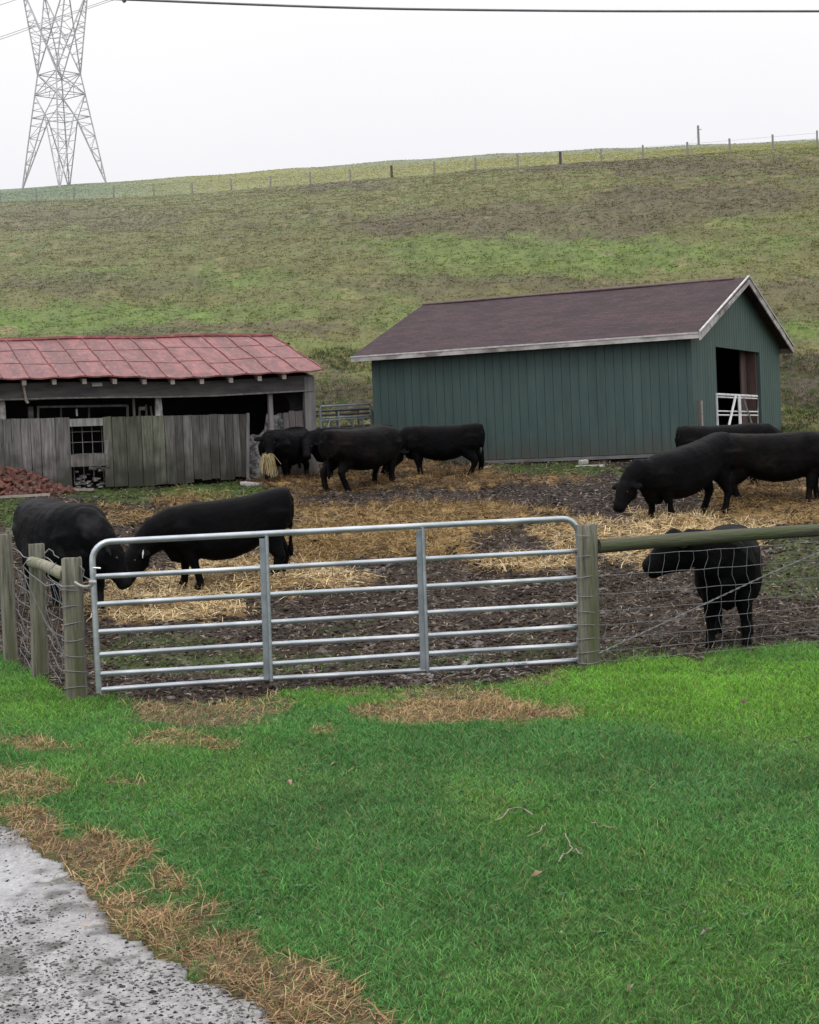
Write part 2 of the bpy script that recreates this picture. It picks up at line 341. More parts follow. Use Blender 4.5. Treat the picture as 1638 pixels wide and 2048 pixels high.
def roof_shingle():
    m, nt, b = new_mat('maroon_shingle')
    tc = nt.nodes.new('ShaderNodeTexCoord')
    br = nt.nodes.new('ShaderNodeTexBrick'); br.inputs['Scale'].default_value = 1
    br.inputs['Brick Width'].default_value = .30; br.inputs['Row Height'].default_value = .14; br.inputs['Mortar Size'].default_value = .008; br.offset = .37
    br.inputs['Color1'].default_value = (.028, .015, .018, 1); br.inputs['Color2'].default_value = (.052, .026, .031, 1); br.inputs['Mortar'].default_value = (.012, .007, .009, 1)
    link(nt, tc.outputs['UV'], br.inputs['Vector'])
    n = nt.nodes.new('ShaderNodeTexNoise'); n.inputs['Scale'].default_value = 1.1; n.inputs['Detail'].default_value = 9; n.inputs['Roughness'].default_value = .7
    link(nt, tc.outputs['Object'], n.inputs['Vector'])
    mr = nt.nodes.new('ShaderNodeMapRange'); mr.inputs['From Min'].default_value = .3; mr.inputs['From Max'].default_value = .7; mr.inputs['To Min'].default_value = .72; mr.inputs['To Max'].default_value = 1.35
    link(nt, n.outputs['Fac'], mr.inputs['Value'])
    s = nt.nodes.new('ShaderNodeVectorMath'); s.operation = 'SCALE'; link(nt, br.outputs['Color'], s.inputs[0]); link(nt, mr.outputs[0], s.inputs['Scale'])
    link(nt, s.outputs[0], b.inputs['Base Color']); b.inputs['Roughness'].default_value = .8
    b.inputs['Specular IOR Level'].default_value = .3
    bp = nt.nodes.new('ShaderNodeBump'); bp.inputs['Strength'].default_value = .5; bp.inputs['Distance'].default_value = .01
    link(nt, br.outputs['Fac'], bp.inputs['Height']); bp.invert = True
    link(nt, bp.outputs[0], b.inputs['Normal'])
    return m
M_shingle = roof_shingle()

def roof_metal():
    m, nt, b = new_mat('faded_red_metal')
    tc = nt.nodes.new('ShaderNodeTexCoord')
    # big sheets, each weathered its own way, streaks run down the slope
    br = nt.nodes.new('ShaderNodeTexBrick'); br.inputs['Scale'].default_value = 1; br.offset = .0
    br.inputs['Brick Width'].default_value = .32; br.inputs['Row Height'].default_value = 6.0; br.inputs['Mortar Size'].default_value = .012; br.inputs['Bias'].default_value = -.1
    br.inputs['Color1'].default_value = (.215, .060, .057, 1); br.inputs['Color2'].default_value = (.125, .031, .030, 1); br.inputs['Mortar'].default_value = (.15, .036, .034, 1)
    link(nt, tc.outputs['UV'], br.inputs['Vector'])
    mp = nt.nodes.new('ShaderNodeMapping'); mp.inputs['Scale'].default_value = (3.2, 1.1, 1); link(nt, tc.outputs['UV'], mp.inputs['Vector'])
    n = nt.nodes.new('ShaderNodeTexNoise'); n.inputs['Scale'].default_value = 1.6; n.inputs['Detail'].default_value = 7; n.inputs['Roughness'].default_value = .62
    link(nt, mp.outputs[0], n.inputs['Vector'])
    r = nt.nodes.new('ShaderNodeValToRGB'); r.color_ramp.elements[0].position = .46; r.color_ramp.elements[1].position = .58
    link(nt, n.outputs['Fac'], r.inputs['Fac'])
    mx = nt.nodes.new('ShaderNodeMixRGB'); mx.inputs['Color2'].default_value = (.080, .024, .024, 1)
    mul = nt.nodes.new('ShaderNodeMath'); mul.operation = 'MULTIPLY'; mul.inputs[1].default_value = .75
    link(nt, r.outputs['Color'], mul.inputs[0]); link(nt, mul.outputs[0], mx.inputs['Fac']); link(nt, br.outputs['Color'], mx.inputs['Color1'])
    n2 = nt.nodes.new('ShaderNodeTexNoise'); n2.inputs['Scale'].default_value = 4; n2.inputs['Detail'].default_value = 8
    link(nt, mp.outputs[0], n2.inputs['Vector'])
    r2 = nt.nodes.new('ShaderNodeValToRGB'); r2.color_ramp.elements[0].position = .55; r2.color_ramp.elements[1].position = .75
    link(nt, n2.outputs['Fac'], r2.inputs['Fac'])
    mx2 = nt.nodes.new('ShaderNodeMixRGB'); mx2.inputs['Color2'].default_value = (.36, .155, .15, 1)
    mul2 = nt.nodes.new('ShaderNodeMath'); mul2.operation = 'MULTIPLY'; mul2.inputs[1].default_value = .6
    link(nt, r2.outputs['Color'], mul2.inputs[0]); link(nt, mul2.outputs[0], mx2.inputs['Fac']); link(nt, mx.outputs[0], mx2.inputs['Color1'])
    link(nt, mx2.outputs[0], b.inputs['Base Color']); b.inputs['Roughness'].default_value = .55; b.inputs['Metallic'].default_value = 0.05
    return m
M_redroof = roof_metal()
M_redrib = noise_mat('dark_red_rib', (.10, .025, .025), (.2, .05, .05), 6, .6, c3=(.3, .11, .11), s3=4)

def plank_mat():
    m, nt, b = new_mat('weathered_planks')
    a = nt.nodes.new('ShaderNodeAttribute'); a.attribute_name = 'Col'
    tc = nt.nodes.new('ShaderNodeTexCoord'); mp = nt.nodes.new('ShaderNodeMapping'); mp.inputs['Scale'].default_value = (9, 9, .8)
    link(nt, tc.outputs['Object'], mp.inputs['Vector'])
    n = nt.nodes.new('ShaderNodeTexNoise'); n.inputs['Scale'].default_value = 2.2; n.inputs['Detail'].default_value = 9; n.inputs['Roughness'].default_value = .7
    link(nt, mp.outputs[0], n.inputs['Vector'])
    mr = nt.nodes.new('ShaderNodeMapRange'); mr.inputs['From Min'].default_value = .3; mr.inputs['From Max'].default_value = .7; mr.inputs['To Min'].default_value = .35; mr.inputs['To Max'].default_value = 1.6
    link(nt, n.outputs['Fac'], mr.inputs['Value'])
    s = nt.nodes.new('ShaderNodeVectorMath'); s.operation = 'SCALE'; link(nt, a.outputs['Color'], s.inputs[0]); link(nt, mr.outputs[0], s.inputs['Scale'])
    # raggedly darker towards the ground
    sx = nt.nodes.new('ShaderNodeSeparateXYZ'); link(nt, tc.outputs['Object'], sx.inputs[0])
    n2 = nt.nodes.new('ShaderNodeTexNoise'); n2.inputs['Scale'].default_value = 2.6; n2.inputs['Detail'].default_value = 6
    link(nt, tc.outputs['Object'], n2.inputs['Vector'])
    ad = nt.nodes.new('ShaderNodeMath'); ad.operation = 'MULTIPLY_ADD'; ad.inputs[1].default_value = -2.2; link(nt, n2.outputs['Fac'], ad.inputs[0]); link(nt, sx.outputs['Z'], ad.inputs[2])
    mr2 = nt.nodes.new('ShaderNodeMapRange'); mr2.inputs['From Min'].default_value = -1.1; mr2.inputs['From Max'].default_value = -.25; mr2.inputs['To Min'].default_value = .85; mr2.inputs['To Max'].default_value = 0
    link(nt, ad.outputs[0], mr2.inputs['Value'])
    mx = nt.nodes.new('ShaderNodeMixRGB'); mx.inputs['Color2'].default_value = (.035, .036, .028, 1)
    link(nt, mr2.outputs[0], mx.inputs['Fac']); link(nt, s.outputs[0], mx.inputs['Color1'])
    link(nt, mx.outputs[0], b.inputs['Base Color']); b.inputs['Roughness'].default_value = .85; b.inputs['Specular IOR Level'].default_value = .2
    bp = nt.nodes.new('ShaderNodeBump'); bp.inputs['Strength'].default_value = .5; bp.inputs['Distance'].default_value = .01
    link(nt, n.outputs['Fac'], bp.inputs['Height']); link(nt, bp.outputs[0], b.inputs['Normal'])
    return m
M_plank = plank_mat()

def cow_mat(name, c1, c2, dust_sheen):
    m = noise_mat(name, c1, c2, 3.5, .5, .5, bscale=60, c3=dust_sheen, s3=2.6, spec=.035, lo=.3, hi=.75, rough2=.62)
    b = m.node_tree.nodes['Principled BSDF']
    b.inputs['Sheen Weight'].default_value = .0; b.inputs['Sheen Roughness'].default_value = .4
    b.inputs['Sheen Tint'].default_value = (.7, .8, 1, 1)
    return m
M_cow = cow_mat('black_coat', (.0022, .0024, .0030), (.0052, .0052, .0060), (.0060, .0056, .0056))
M_cowbrown = cow_mat('dusty_black_coat', (.0030, .0029, .0032), (.0085, .0074, .0074), (.013, .0098, .0090))  # brown dust, with faint coat highlights painted in
M_cowgrey = cow_mat('grey_sheen_coat', (.0026, .0028, .0034), (.0085, .0088, .0100), (.024, .024, .027))  # grey highlights painted into the coat colour as soft patches
M_eye = noise_mat('eye_dark', (.004, .004, .004), (.008, .008, .008), 5, .12)
M_hoof = noise_mat('hoof_horn', (.02, .018, .016), (.07, .06, .05), 9, .7)

# ------------------------------------------------------------------ mesh helpers
def np_mesh(name, V, faces, mat, col=None, parent=None, smooth=False):
    me = bpy.data.meshes.new(name)
    V = np.asarray(V, np.float32)
    me.vertices.add(len(V)); me.vertices.foreach_set('co', V.ravel())
    tot = np.concatenate([np.full(len(f), f.shape[1]) for f in faces]).astype(np.int32)
    idx = np.concatenate([f.ravel() for f in faces]).astype(np.int32)
    me.loops.add(len(idx)); me.loops.foreach_set('vertex_index', idx)
    me.polygons.add(len(tot)); st = np.concatenate([[0], np.cumsum(tot)[:-1]]).astype(np.int32)
    me.polygons.foreach_set('loop_start', st); me.polygons.foreach_set('loop_total', tot)
    if smooth: me.polygons.foreach_set('use_smooth', np.ones(len(tot), bool))
    me.update(calc_edges=True)
    if col is not None:
        at_ = me.color_attributes.new('Col', 'FLOAT_COLOR', 'POINT')
        c4 = np.ones((len(V), 4), np.float32); c4[:, :3] = np.clip(col, 0, 1)
        at_.data.foreach_set('color', c4.ravel())
    me.materials.append(mat)
    o = bpy.data.objects.new(name, me); C.objects.link(o)
    if parent: o.parent = parent
    return o

def tag(o, label=None, cat=None, group=None, kind=None):
    if label: o['label'] = label
    if cat: o['category'] = cat
    if group: o['group'] = group
    if kind: o['kind'] = kind
    return o

def empty(name, loc, rz=0):
    o = bpy.data.objects.new(name, None); C.objects.link(o)
    o.location = tuple(loc); o.rotation_euler = (0, 0, rz); o.empty_display_size = .2
    return o

class MB:
    """collects simple solids into one mesh"""
    def __init__(s): s.v = []; s.f = []; s.c = []; s.uv = []
    def add(s, v, f, col=None):
        b = len(s.v); s.v += [tuple(map(float, q)) for q in v]; s.f += [tuple(i + b for i in q) for q in f]
        s.c += [col or (.5, .5, .5)] * len(v)
    def hexa(s, p, col=None):   # p: bottom 4 ccw, top 4 ccw
        s.add(p, [(3, 2, 1, 0), (4, 5, 6, 7), (0, 1, 5, 4), (1, 2, 6, 5), (2, 3, 7, 6), (3, 0, 4, 7)], col)
    def box(s, x0, x1, y0, y1, z0, z1, col=None):
        s.hexa([(x0, y0, z0), (x1, y0, z0), (x1, y1, z0), (x0, y1, z0), (x0, y0, z1), (x1, y0, z1), (x1, y1, z1), (x0, y1, z1)], col)
    def tube(s, pts, r, n=8, cap=True, col=None, square=False):
        pts = [Vector(tuple(map(float, p))) for p in pts]
        rs = r if isinstance(r, (list, tuple)) else [r] * len(pts)
        v = []; prev = None
        for i, p in enumerate(pts):
            d = (pts[min(i + 1, len(pts) - 1)] - pts[max(i - 1, 0)]).normalized()
            if prev is None:
                a = Vector((0, 0, 1)) if abs(d.z) < .9 else Vector((1, 0, 0))
                u = d.cross(a).normalized()
            else:
                u = (prev - d * prev.dot(d)).normalized()
            prev = u; w = d.cross(u)
            for k in range(n):
                an = 2 * PI * (k + (.5 if square else 0)) / n
                v.append(p + (u * math.cos(an) + w * math.sin(an)) * rs[i])
        f = []
        for i in range(len(pts) - 1):
            for k in range(n):
                a = i * n + k; b = i * n + (k + 1) % n
                f.append((a, b, b + n, a + n))
        if cap:
            f.append(tuple(range(n - 1, -1, -1))); f.append(tuple(range((len(pts) - 1) * n, len(pts) * n)))
        s.add(v, f, col)
    def build(s, name, mat, parent=None, smooth=False, bevel=0, color=False, loc=None, uvf=None):
        me = bpy.data.meshes.new(name)
        me.from_pydata(s.v, [], s.f); me.update()
        if color:
            a = me.color_attributes.new('Col', 'FLOAT_COLOR', 'POINT')
            a.data.foreach_set('color', np.array([(*c, 1) for c in s.c], np.float32).ravel())
        if uvf:
            uv = me.uv_layers.new(name='UVMap')
            for l in me.loops: uv.data[l.index].uv = uvf(me.vertices[l.vertex_index].co)
        bm = bmesh.new(); bm.from_mesh(me)
        bmesh.ops.recalc_face_normals(bm, faces=bm.faces)
        if bevel: bmesh.ops.bevel(bm, geom=bm.edges, offset=bevel, segments=1, affect='EDGES', clamp_overlap=True)
        bm.to_mesh(me); bm.free()
        if smooth:
            me.polygons.foreach_set('use_smooth', np.ones(len(me.polygons), bool))
            try: me.set_sharp_from_angle(angle=math.radians(50))
            except Exception: pass
        me.materials.append(mat)
        o = bpy.data.objects.new(name, me); C.objects.link(o)
        if parent: o.parent = parent
        if loc is not None: o.location = tuple(loc)
        return o

def strands(P, D, L, W, bend, col, tipcol=None, taper=.0, segs=2, facing=None):
    """ribbons: N roots, unit directions, lengths, widths, a bend vector"""
    N = len(P)
    side = np.cross(D, np.array([0, 0, 1.0]) + rng.normal(0, .25, (N, 3)))
    side /= np.linalg.norm(side, axis=1)[:, None] + 1e-9
    rows = []
    for k in range(segs + 1):
        t = k / segs
        c = P + D * (L * t)[:, None] + bend * (t * t)
        w = W * (1 - (1 - taper) * t)
        rows.append((c - side * w[:, None] / 2, c + side * w[:, None] / 2))
    V = np.stack([q for r in rows for q in r], 1).reshape(-1, 3)
    nv = 2 * (segs + 1); b = np.arange(N)[:, None] * nv
    F = np.concatenate([b + np.array([[2 * k, 2 * k + 1, 2 * k + 3, 2 * k + 2]]) for k in range(segs)], 0)
    if tipcol is None: tipcol = col
    cols = np.stack([col + (tipcol - col) * (k // 2 / segs) for k in range(nv)], 1).reshape(-1, 3)
    return V, F, cols

def unit(v): return v / (np.linalg.norm(v, axis=1)[:, None] + 1e-9)

def sample_sector(n, y0, y1, a0, a1, pw=1.0):
    """uniform over ground area for pw=1, denser near for pw<1"""
    u = rng.random(n)
    e = 1 + pw
    y = (y0 ** e + u * (y1 ** e - y0 ** e)) ** (1 / e)
    a = a0 + rng.random(n) * (a1 - a0)
    return a * y, y

# ------------------------------------------------------------------ ground sheet
def relief(x, y, z, zn):
    """the small ups and downs on top of the lie of the land"""
    lump = fbm(x * 3.1, y * 2.3, 3) - .5; fine = fbm(x * 9, y * 6.5, 2) - .5
    pen = (1 - zn['lawn']) * (1 - zn['hill'])
    z = z + pen * sstep(12, 15, y) * (lump * .12 + fine * .075) + zn['straw'] * (fbm(x * 1.2, y * 1.1, 2) - .30) * .22
    z = z + (1 - pen) * (lump * .03) * (y > 3) * (y < 45)
    hn = (fbm(x * .22, y * .22, 3) - .5) * .7 + (fbm(x * 1.1, y * .7, 2) - .5) * .2
    fd = fence_depth(np.clip(zn['px'], -500, 2200))
    z = z + zn['hill'] * hn * sstep(44, 60, y) * (1 - .96 * sstep(.90, 1.0, y / fd))
    z = z + zn['hill'] * (fbm(x * .9, y * .9, 3) - .5) * .5 * sstep(41, 45, y) * (1 - sstep(52, 62, y))
    return z - zn['drv'] * .03

def Zr(x, y):
    z = Z0(x, y); zn = zones(x, y, z)
    return relief(x, y, z, zn)

def build_ground():
    ys = np.concatenate([np.linspace(-25, 2.5, 14), np.arange(3, 13.5, .09), np.arange(13.5, 28, .05), np.arange(28, 46, .09),
                         46 * 1.0055 ** np.arange(0, 345), 305 * 1.05 ** np.arange(1, 52)])
    a_in = np.arange(-.34, .3401, .0013); ext = .34 * 1.16 ** np.arange(1, 21)
    aa = np.concatenate([-ext[::-1], a_in, ext])
    Y, A = np.meshgrid(ys, aa, indexing='ij')
    X = A * np.maximum(Y, 3.0)
    x = X.ravel(); y = Y.ravel()
    z = Z0(x, y); zn = zones(x, y, z)
    z = relief(x, y, z, zn)
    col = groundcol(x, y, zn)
    nr, nc = Y.shape
    i = np.arange(nr * nc).reshape(nr, nc)
    F = np.stack([i[:-1, :-1], i[:-1, 1:], i[1:, 1:], i[1:, :-1]], -1).reshape(-1, 4)
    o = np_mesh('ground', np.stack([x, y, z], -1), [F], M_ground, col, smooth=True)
    tag(o, 'muddy yard, lawn soil and open hillside', kind='structure')
    return o
build_ground()

def drive_z(x, y, z, dist):
    return z + .012 - (1 - sstep(.05, .5, dist)) * .10 + (fbm(x * 2.0, y * 2.0, 3) - .5) * .03 + (fbm(x * 14, y * 14, 2) - .5) * .012 * sstep(.35, .6, fbm(x * 1.1 + 5, y * 1.1, 2))

def build_driveway():
    ys = np.arange(2.2, 13, .035); xs = np.arange(-6.5, .8, .035)
    X, Y = np.meshgrid(xs, ys); x = X.ravel(); y = Y.ravel()
    z = Z0(x, y)
    px, py = proj(np.stack([x, y, z], -1)); py = np.where(y < 3.5, 2600, py)
    zn = zones(x, y, z)
    dist = zn['drv']
    z = drive_z(x, y, z, dist)
    n = fbm(x * 2.5, y * .9, 4); k = fbm(x * 13, y * 4.5, 3); w = fbm(x * .8 + 11, y * .6, 3)
    c = np.array([.275, .265, .268])[None] * (.75 + .5 * n)[:, None] * (.8 + .4 * fbm(x * 24, y * 8, 2))[:, None]
    dk = sstep(.54, .66, k * .6 + fbm(x * 9, y * 13, 2) * .4) * sstep(.36, .55, fbm(x * .9 + 3, y * .9, 3)) * .85
    c = c + (np.array([.06, .055, .05]) - c) * dk[:, None]
    edge = 1 - sstep(.55, 1.0, dist)
    c = c + (np.array([.15, .12, .095]) - c) * (edge * .8)[:, None]
    pale = sstep(.52, .66, w)
    c = c + (np.array([.40, .40, .41]) - c) * (pale * .6 * (1 - dk))[:, None]
    nr, nc = X.shape; i = np.arange(nr * nc).reshape(nr, nc)
    F = np.stack([i[:-1, :-1], i[:-1, 1:], i[1:, 1:], i[1:, :-1]], -1).reshape(-1, 4)
    F = F[(dist[F] > .02).any(1)]
    used = np.unique(F); re = np.zeros(nr * nc, int); re[used] = np.arange(len(used))
    m, nt, b = new_mat('driveway_mat')
    a = nt.nodes.new('ShaderNodeAttribute'); a.attribute_name = 'Col'
    tc = nt.nodes.new('ShaderNodeTexCoord'); n_ = nt.nodes.new('ShaderNodeTexNoise'); n_.inputs['Scale'].default_value = 26; n_.inputs['Detail'].default_value = 12; n_.inputs['Roughness'].default_value = .82
    mpd = nt.nodes.new('ShaderNodeMapping'); mpd.inputs['Scale'].default_value = (1, .42, 1); link(nt, tc.outputs['Object'], mpd.inputs['Vector']); link(nt, mpd.outputs[0], n_.inputs['Vector'])
    mr0 = nt.nodes.new('ShaderNodeMapRange'); mr0.inputs['From Min'].default_value = .36; mr0.inputs['From Max'].default_value = .64; mr0.inputs['To Min'].default_value = .66; mr0.inputs['To Max'].default_value = 1.26
    link(nt, n_.outputs['Fac'], mr0.inputs['Value'])
    vo = nt.nodes.new('ShaderNodeTexVoronoi'); vo.inputs['Scale'].default_value = 85; link(nt, tc.outputs['Object'], vo.inputs['Vector'])
    sv = nt.nodes.new('ShaderNodeSeparateColor'); link(nt, vo.outputs['Color'], sv.inputs[0])
    mrv = nt.nodes.new('ShaderNodeMapRange'); mrv.inputs['To Min'].default_value = .82; mrv.inputs['To Max'].default_value = 1.14; link(nt, sv.outputs[0], mrv.inputs['Value'])
    mr = nt.nodes.new('ShaderNodeMath'); mr.operation = 'MULTIPLY'; link(nt, mr0.outputs[0], mr.inputs[0]); link(nt, mrv.outputs[0], mr.inputs[1])
    s = nt.nodes.new('ShaderNodeVectorMath'); s.operation = 'SCALE'; link(nt, a.outputs['Color'], s.inputs[0]); link(nt, mr.outputs[0], s.inputs['Scale'])
    link(nt, s.outputs[0], b.inputs['Base Color'])
    n2 = nt.nodes.new('ShaderNodeTexNoise'); n2.inputs['Scale'].default_value = 1.4; n2.inputs['Detail'].default_value = 5; link(nt, tc.outputs['Object'], n2.inputs['Vector'])
    r2 = nt.nodes.new('ShaderNodeMapRange'); r2.inputs['From Min'].default_value = .42; r2.inputs['From Max'].default_value = .62; r2.inputs['To Min'].default_value = .75; r2.inputs['To Max'].default_value = .28
    link(nt, n2.outputs['Fac'], r2.inputs['Value']); link(nt, r2.outputs[0], b.inputs['Roughness'])
    bp = nt.nodes.new('ShaderNodeBump'); bp.inputs['Strength'].default_value = .6; bp.inputs['Distance'].default_value = .015
    link(nt, n_.outputs['Fac'], bp.inputs['Height']); link(nt, bp.outputs[0], b.inputs['Normal'])
    o = np_mesh('driveway', np.stack([x, y, z], -1)[used], [re[F]], m, c[used], smooth=True)
    tag(o, 'wet pale gravel driveway', kind='structure')
build_driveway()

# ------------------------------------------------------------------ lawn, dry grass, straw, tussocks
def lawn_color(x, y, n):
    px, py = proj(np.stack([x, y, np.zeros_like(x)], -1))
    a = fbm(x * .55 + 3, y * .35, 3); b = fbm(x * 2.1, y * 1.3 + 8, 3)
    dark = np.array([.060, .190, .042]); mid = np.array([.082, .228, .044]); lime = np.array([.135, .310, .030]); yel = np.array([.19, .25, .05]); blue = np.array([.072, .195, .056])
    c = dark + (mid - dark) * sstep(.38, .62, a)[:, None]
    q = px + 160 * (a - .5); r = py + 60 * (b - .5)
    lm = ell(q, r, [(1420, 1385, 460, 80, .9), (1560, 1440, 260, 70, .6), (700, 1395, 170, 32, .55), (60, 1400, 190, 60, .5), (1080, 1400, 170, 50, .6), (1000, 1600, 240, 80, .2)], .05, 1.7)
    c = c + (lime - c) * lm[:, None]
    yl = ell(q, r, [(1300, 1850, 260, 130, .38), (880, 1640, 160, 60, .3), (1500, 1900, 220, 120, .3), (1180, 1980, 200, 80, .25), (450, 1560, 300, 60, .2), (1560, 1520, 160, 50, .2)], .05, 1.8) * sstep(.35, .6, b)
    c = c + (yel - c) * yl[:, None]
    bl = ell(q, r, [(700, 1640, 220, 110, .5), (1250, 1560, 330, 70, .45), (980, 1520, 250, 60, .4), (900, 1900, 320, 120, .35), (1450, 1620, 200, 70, .45)], .05, 1.9)
    c = c + (blue - c) * bl[:, None]
    c = c * (.74 + .52 * b)[:, None]
    dk = ell(q, r, [(1600, 1560, 110, 22, .35), (860, 1830, 60, 30, .3), (540, 1640, 120, 40, .28), (1130, 1540, 70, 18, .25), (640, 1600, 60, 20, .3), (820, 1730, 120, 30, .3)])
    c = c * (1 - .7 * dk)[:, None]
    return c * rng.normal(1.12, .32, (n, 1)).clip(.35, 2.1)

def build_lawn():
    x, y = sample_sector(860000, 4.4, 18.5, -.43, .43, .55)
    zn = zones(x, y)
    dens = zn['lawn'] * (1 - .93 * zn['tan']) * (1 - .88 * zn['bare']) * (1 - zn['drv']) * (1 - .5 * zn['strip'])
    keep = rng.random(len(x)) < dens * (.72 + .28 * sstep(.3, .55, fbm(x * 3, y * 3, 3)))
    x, y = x[keep], y[keep]; n = len(x)
    z = Z0(x, y) + (fbm(x * 3.1, y * 2.3, 3) - .5) * .03 - .004
    tall = fbm(x * 1.3 + 20, y * 1.1, 3)
    L = rng.uniform(.028, .06, n) * (.65 + .8 * tall)
    px, py = proj(np.stack([x, y, z], -1))
    edge = np.exp(-np.abs(py - np.interp(px, LAWN_X, LAWN_Y)) / 22) * ((px > 1180) | (px < 260))
    L = L * (1 + 1.0 * edge * rng.random(n))
    D = unit(np.stack([rng.normal(0, .5, n), rng.normal(0, .5, n), np.ones(n)], -1))
    bend = np.stack([rng.normal(0, .4, n), rng.normal(0, .4, n), -rng.uniform(.05, .35, n)], -1) * L[:, None]
    W = rng.uniform(.003, .0062, n) * (.8 + y / 26)
    col = lawn_color(x, y, n)
    dry = rng.random(n) < .05
    col[dry] = np.array([.30, .25, .11]) * rng.uniform(.6, 1.3, (dry.sum(), 1))
    lt = rng.random(n) < .10; col[lt] = col[lt] * 1.35 + np.array([.05, .05, .012])
    V, F, cc = strands(np.stack([x, y, z], -1), D, L, W, bend, col * .45, col * 1.35, taper=.12)
    # low broad-leaved weeds among the blades
    wx, wy = sample_sector(3600, 4.6, 17, -.31, .31, .7); wz = zones(wx, wy)
    kk = (rng.random(len(wx)) < wz['lawn'] * (1 - wz['tan']) * (1 - wz['drv']) * sstep(.42, .6, fbm(wx * .8 + 31, wy * .8, 3))); wx, wy = wx[kk], wy[kk]
    m_ = len(wx) * 6; WX = np.repeat(wx, 6); WY = np.repeat(wy, 6); an = rng.random(m_) * 2 * PI
    WD = unit(np.stack([np.cos(an), np.sin(an), rng.uniform(.35, 1.0, m_)], -1)); WL = rng.uniform(.018, .038, m_)
    wc = np.where(rng.random((m_, 1)) < .12, np.array([.16, .17, .06]), np.array([.045, .125, .040])) * rng.uniform(.7, 1.3, (m_, 1))
    V2, F2, c2_ = strands(np.stack([WX, WY, Z0(WX, WY) + .018], -1), WD, WL, rng.uniform(.008, .016, m_), np.stack([np.zeros(m_), np.zeros(m_), -.4 * WL], -1), wc, wc * 1.2, taper=.45)
    F = np.concatenate([F, F2 + len(V)], 0); V = np.concatenate([V, V2], 0); cc = np.concatenate([cc, c2_], 0)
    o = np_mesh('lawn_grass', V, [F], M_blade, cc)
    tag(o, 'short green lawn grass in front of the gate and fence', 'grass', kind='stuff')
build_lawn()

def build_dry_grass():
    x, y = sample_sector(420000, 4.4, 17, -.42, .12, .6)
    zn = zones(x, y)
    dens = np.maximum(zn['tan'] * (.42 + .58 * sstep(.36, .6, fbm(x * 3.5 + 2, y * 3.0, 3))), .3 * zn['bare']) * (1 - .9 * zn['drv'])
    # a few blown on to the drive
    dens = np.maximum(dens, .14 * zn['drv'] * sstep(.45, .65, fbm(x * 4, y * 4, 2)) * (1 - sstep(0, 90, zn['py'] - np.interp(zn['px'], DRV_X, DRV_Y))))
    keep = rng.random(len(x)) < dens
    x, y = x[keep], y[keep]; n = len(x)
    z = Z0(x, y) + rng.uniform(0, .015, n)
    flat = rng.random(n) < .6
    up = np.where(flat, rng.uniform(.05, .4, n), rng.uniform(.5, 1.4, n))
    D = unit(np.stack([rng.normal(.25, .8, n), rng.normal(0, .7, n), up], -1))
    L = rng.uniform(.03, .10, n) * (.55 + .9 * fbm(x * 2.2, y * 2.2, 2))
    bend = np.stack([rng.normal(0, .3, n), rng.normal(0, .3, n), -rng.uniform(.1, .5, n) * up], -1) * L[:, None]
    W = rng.uniform(.0028, .006, n) * (.85 + y / 30)
    k = fbm(x * 2.6, y * 2, 3)
    c1 = np.array([.30, .180, .078]); c2 = np.array([.52, .37, .205]); c3 = np.array([.14, .092, .055])
    u = rng.random(n)[:, None]
    col = c1 + (c2 - c1) * u; col = np.where(rng.random(n)[:, None] < .3, c3, col) * (.7 + .7 * k)[:, None]
    gr = rng.random(n) < .10; col[gr] = np.array([.10, .16, .05])
    V, F, cc = strands(np.stack([x, y, z], -1), D, L, W, bend, col * .75, col * 1.1, taper=.25)
    o = np_mesh('dry_grass', V, [F], M_straw, cc)
    tag(o, 'dead orange brown grass along the edge of the driveway and before the gate', 'dry grass', kind='stuff')
build_dry_grass()

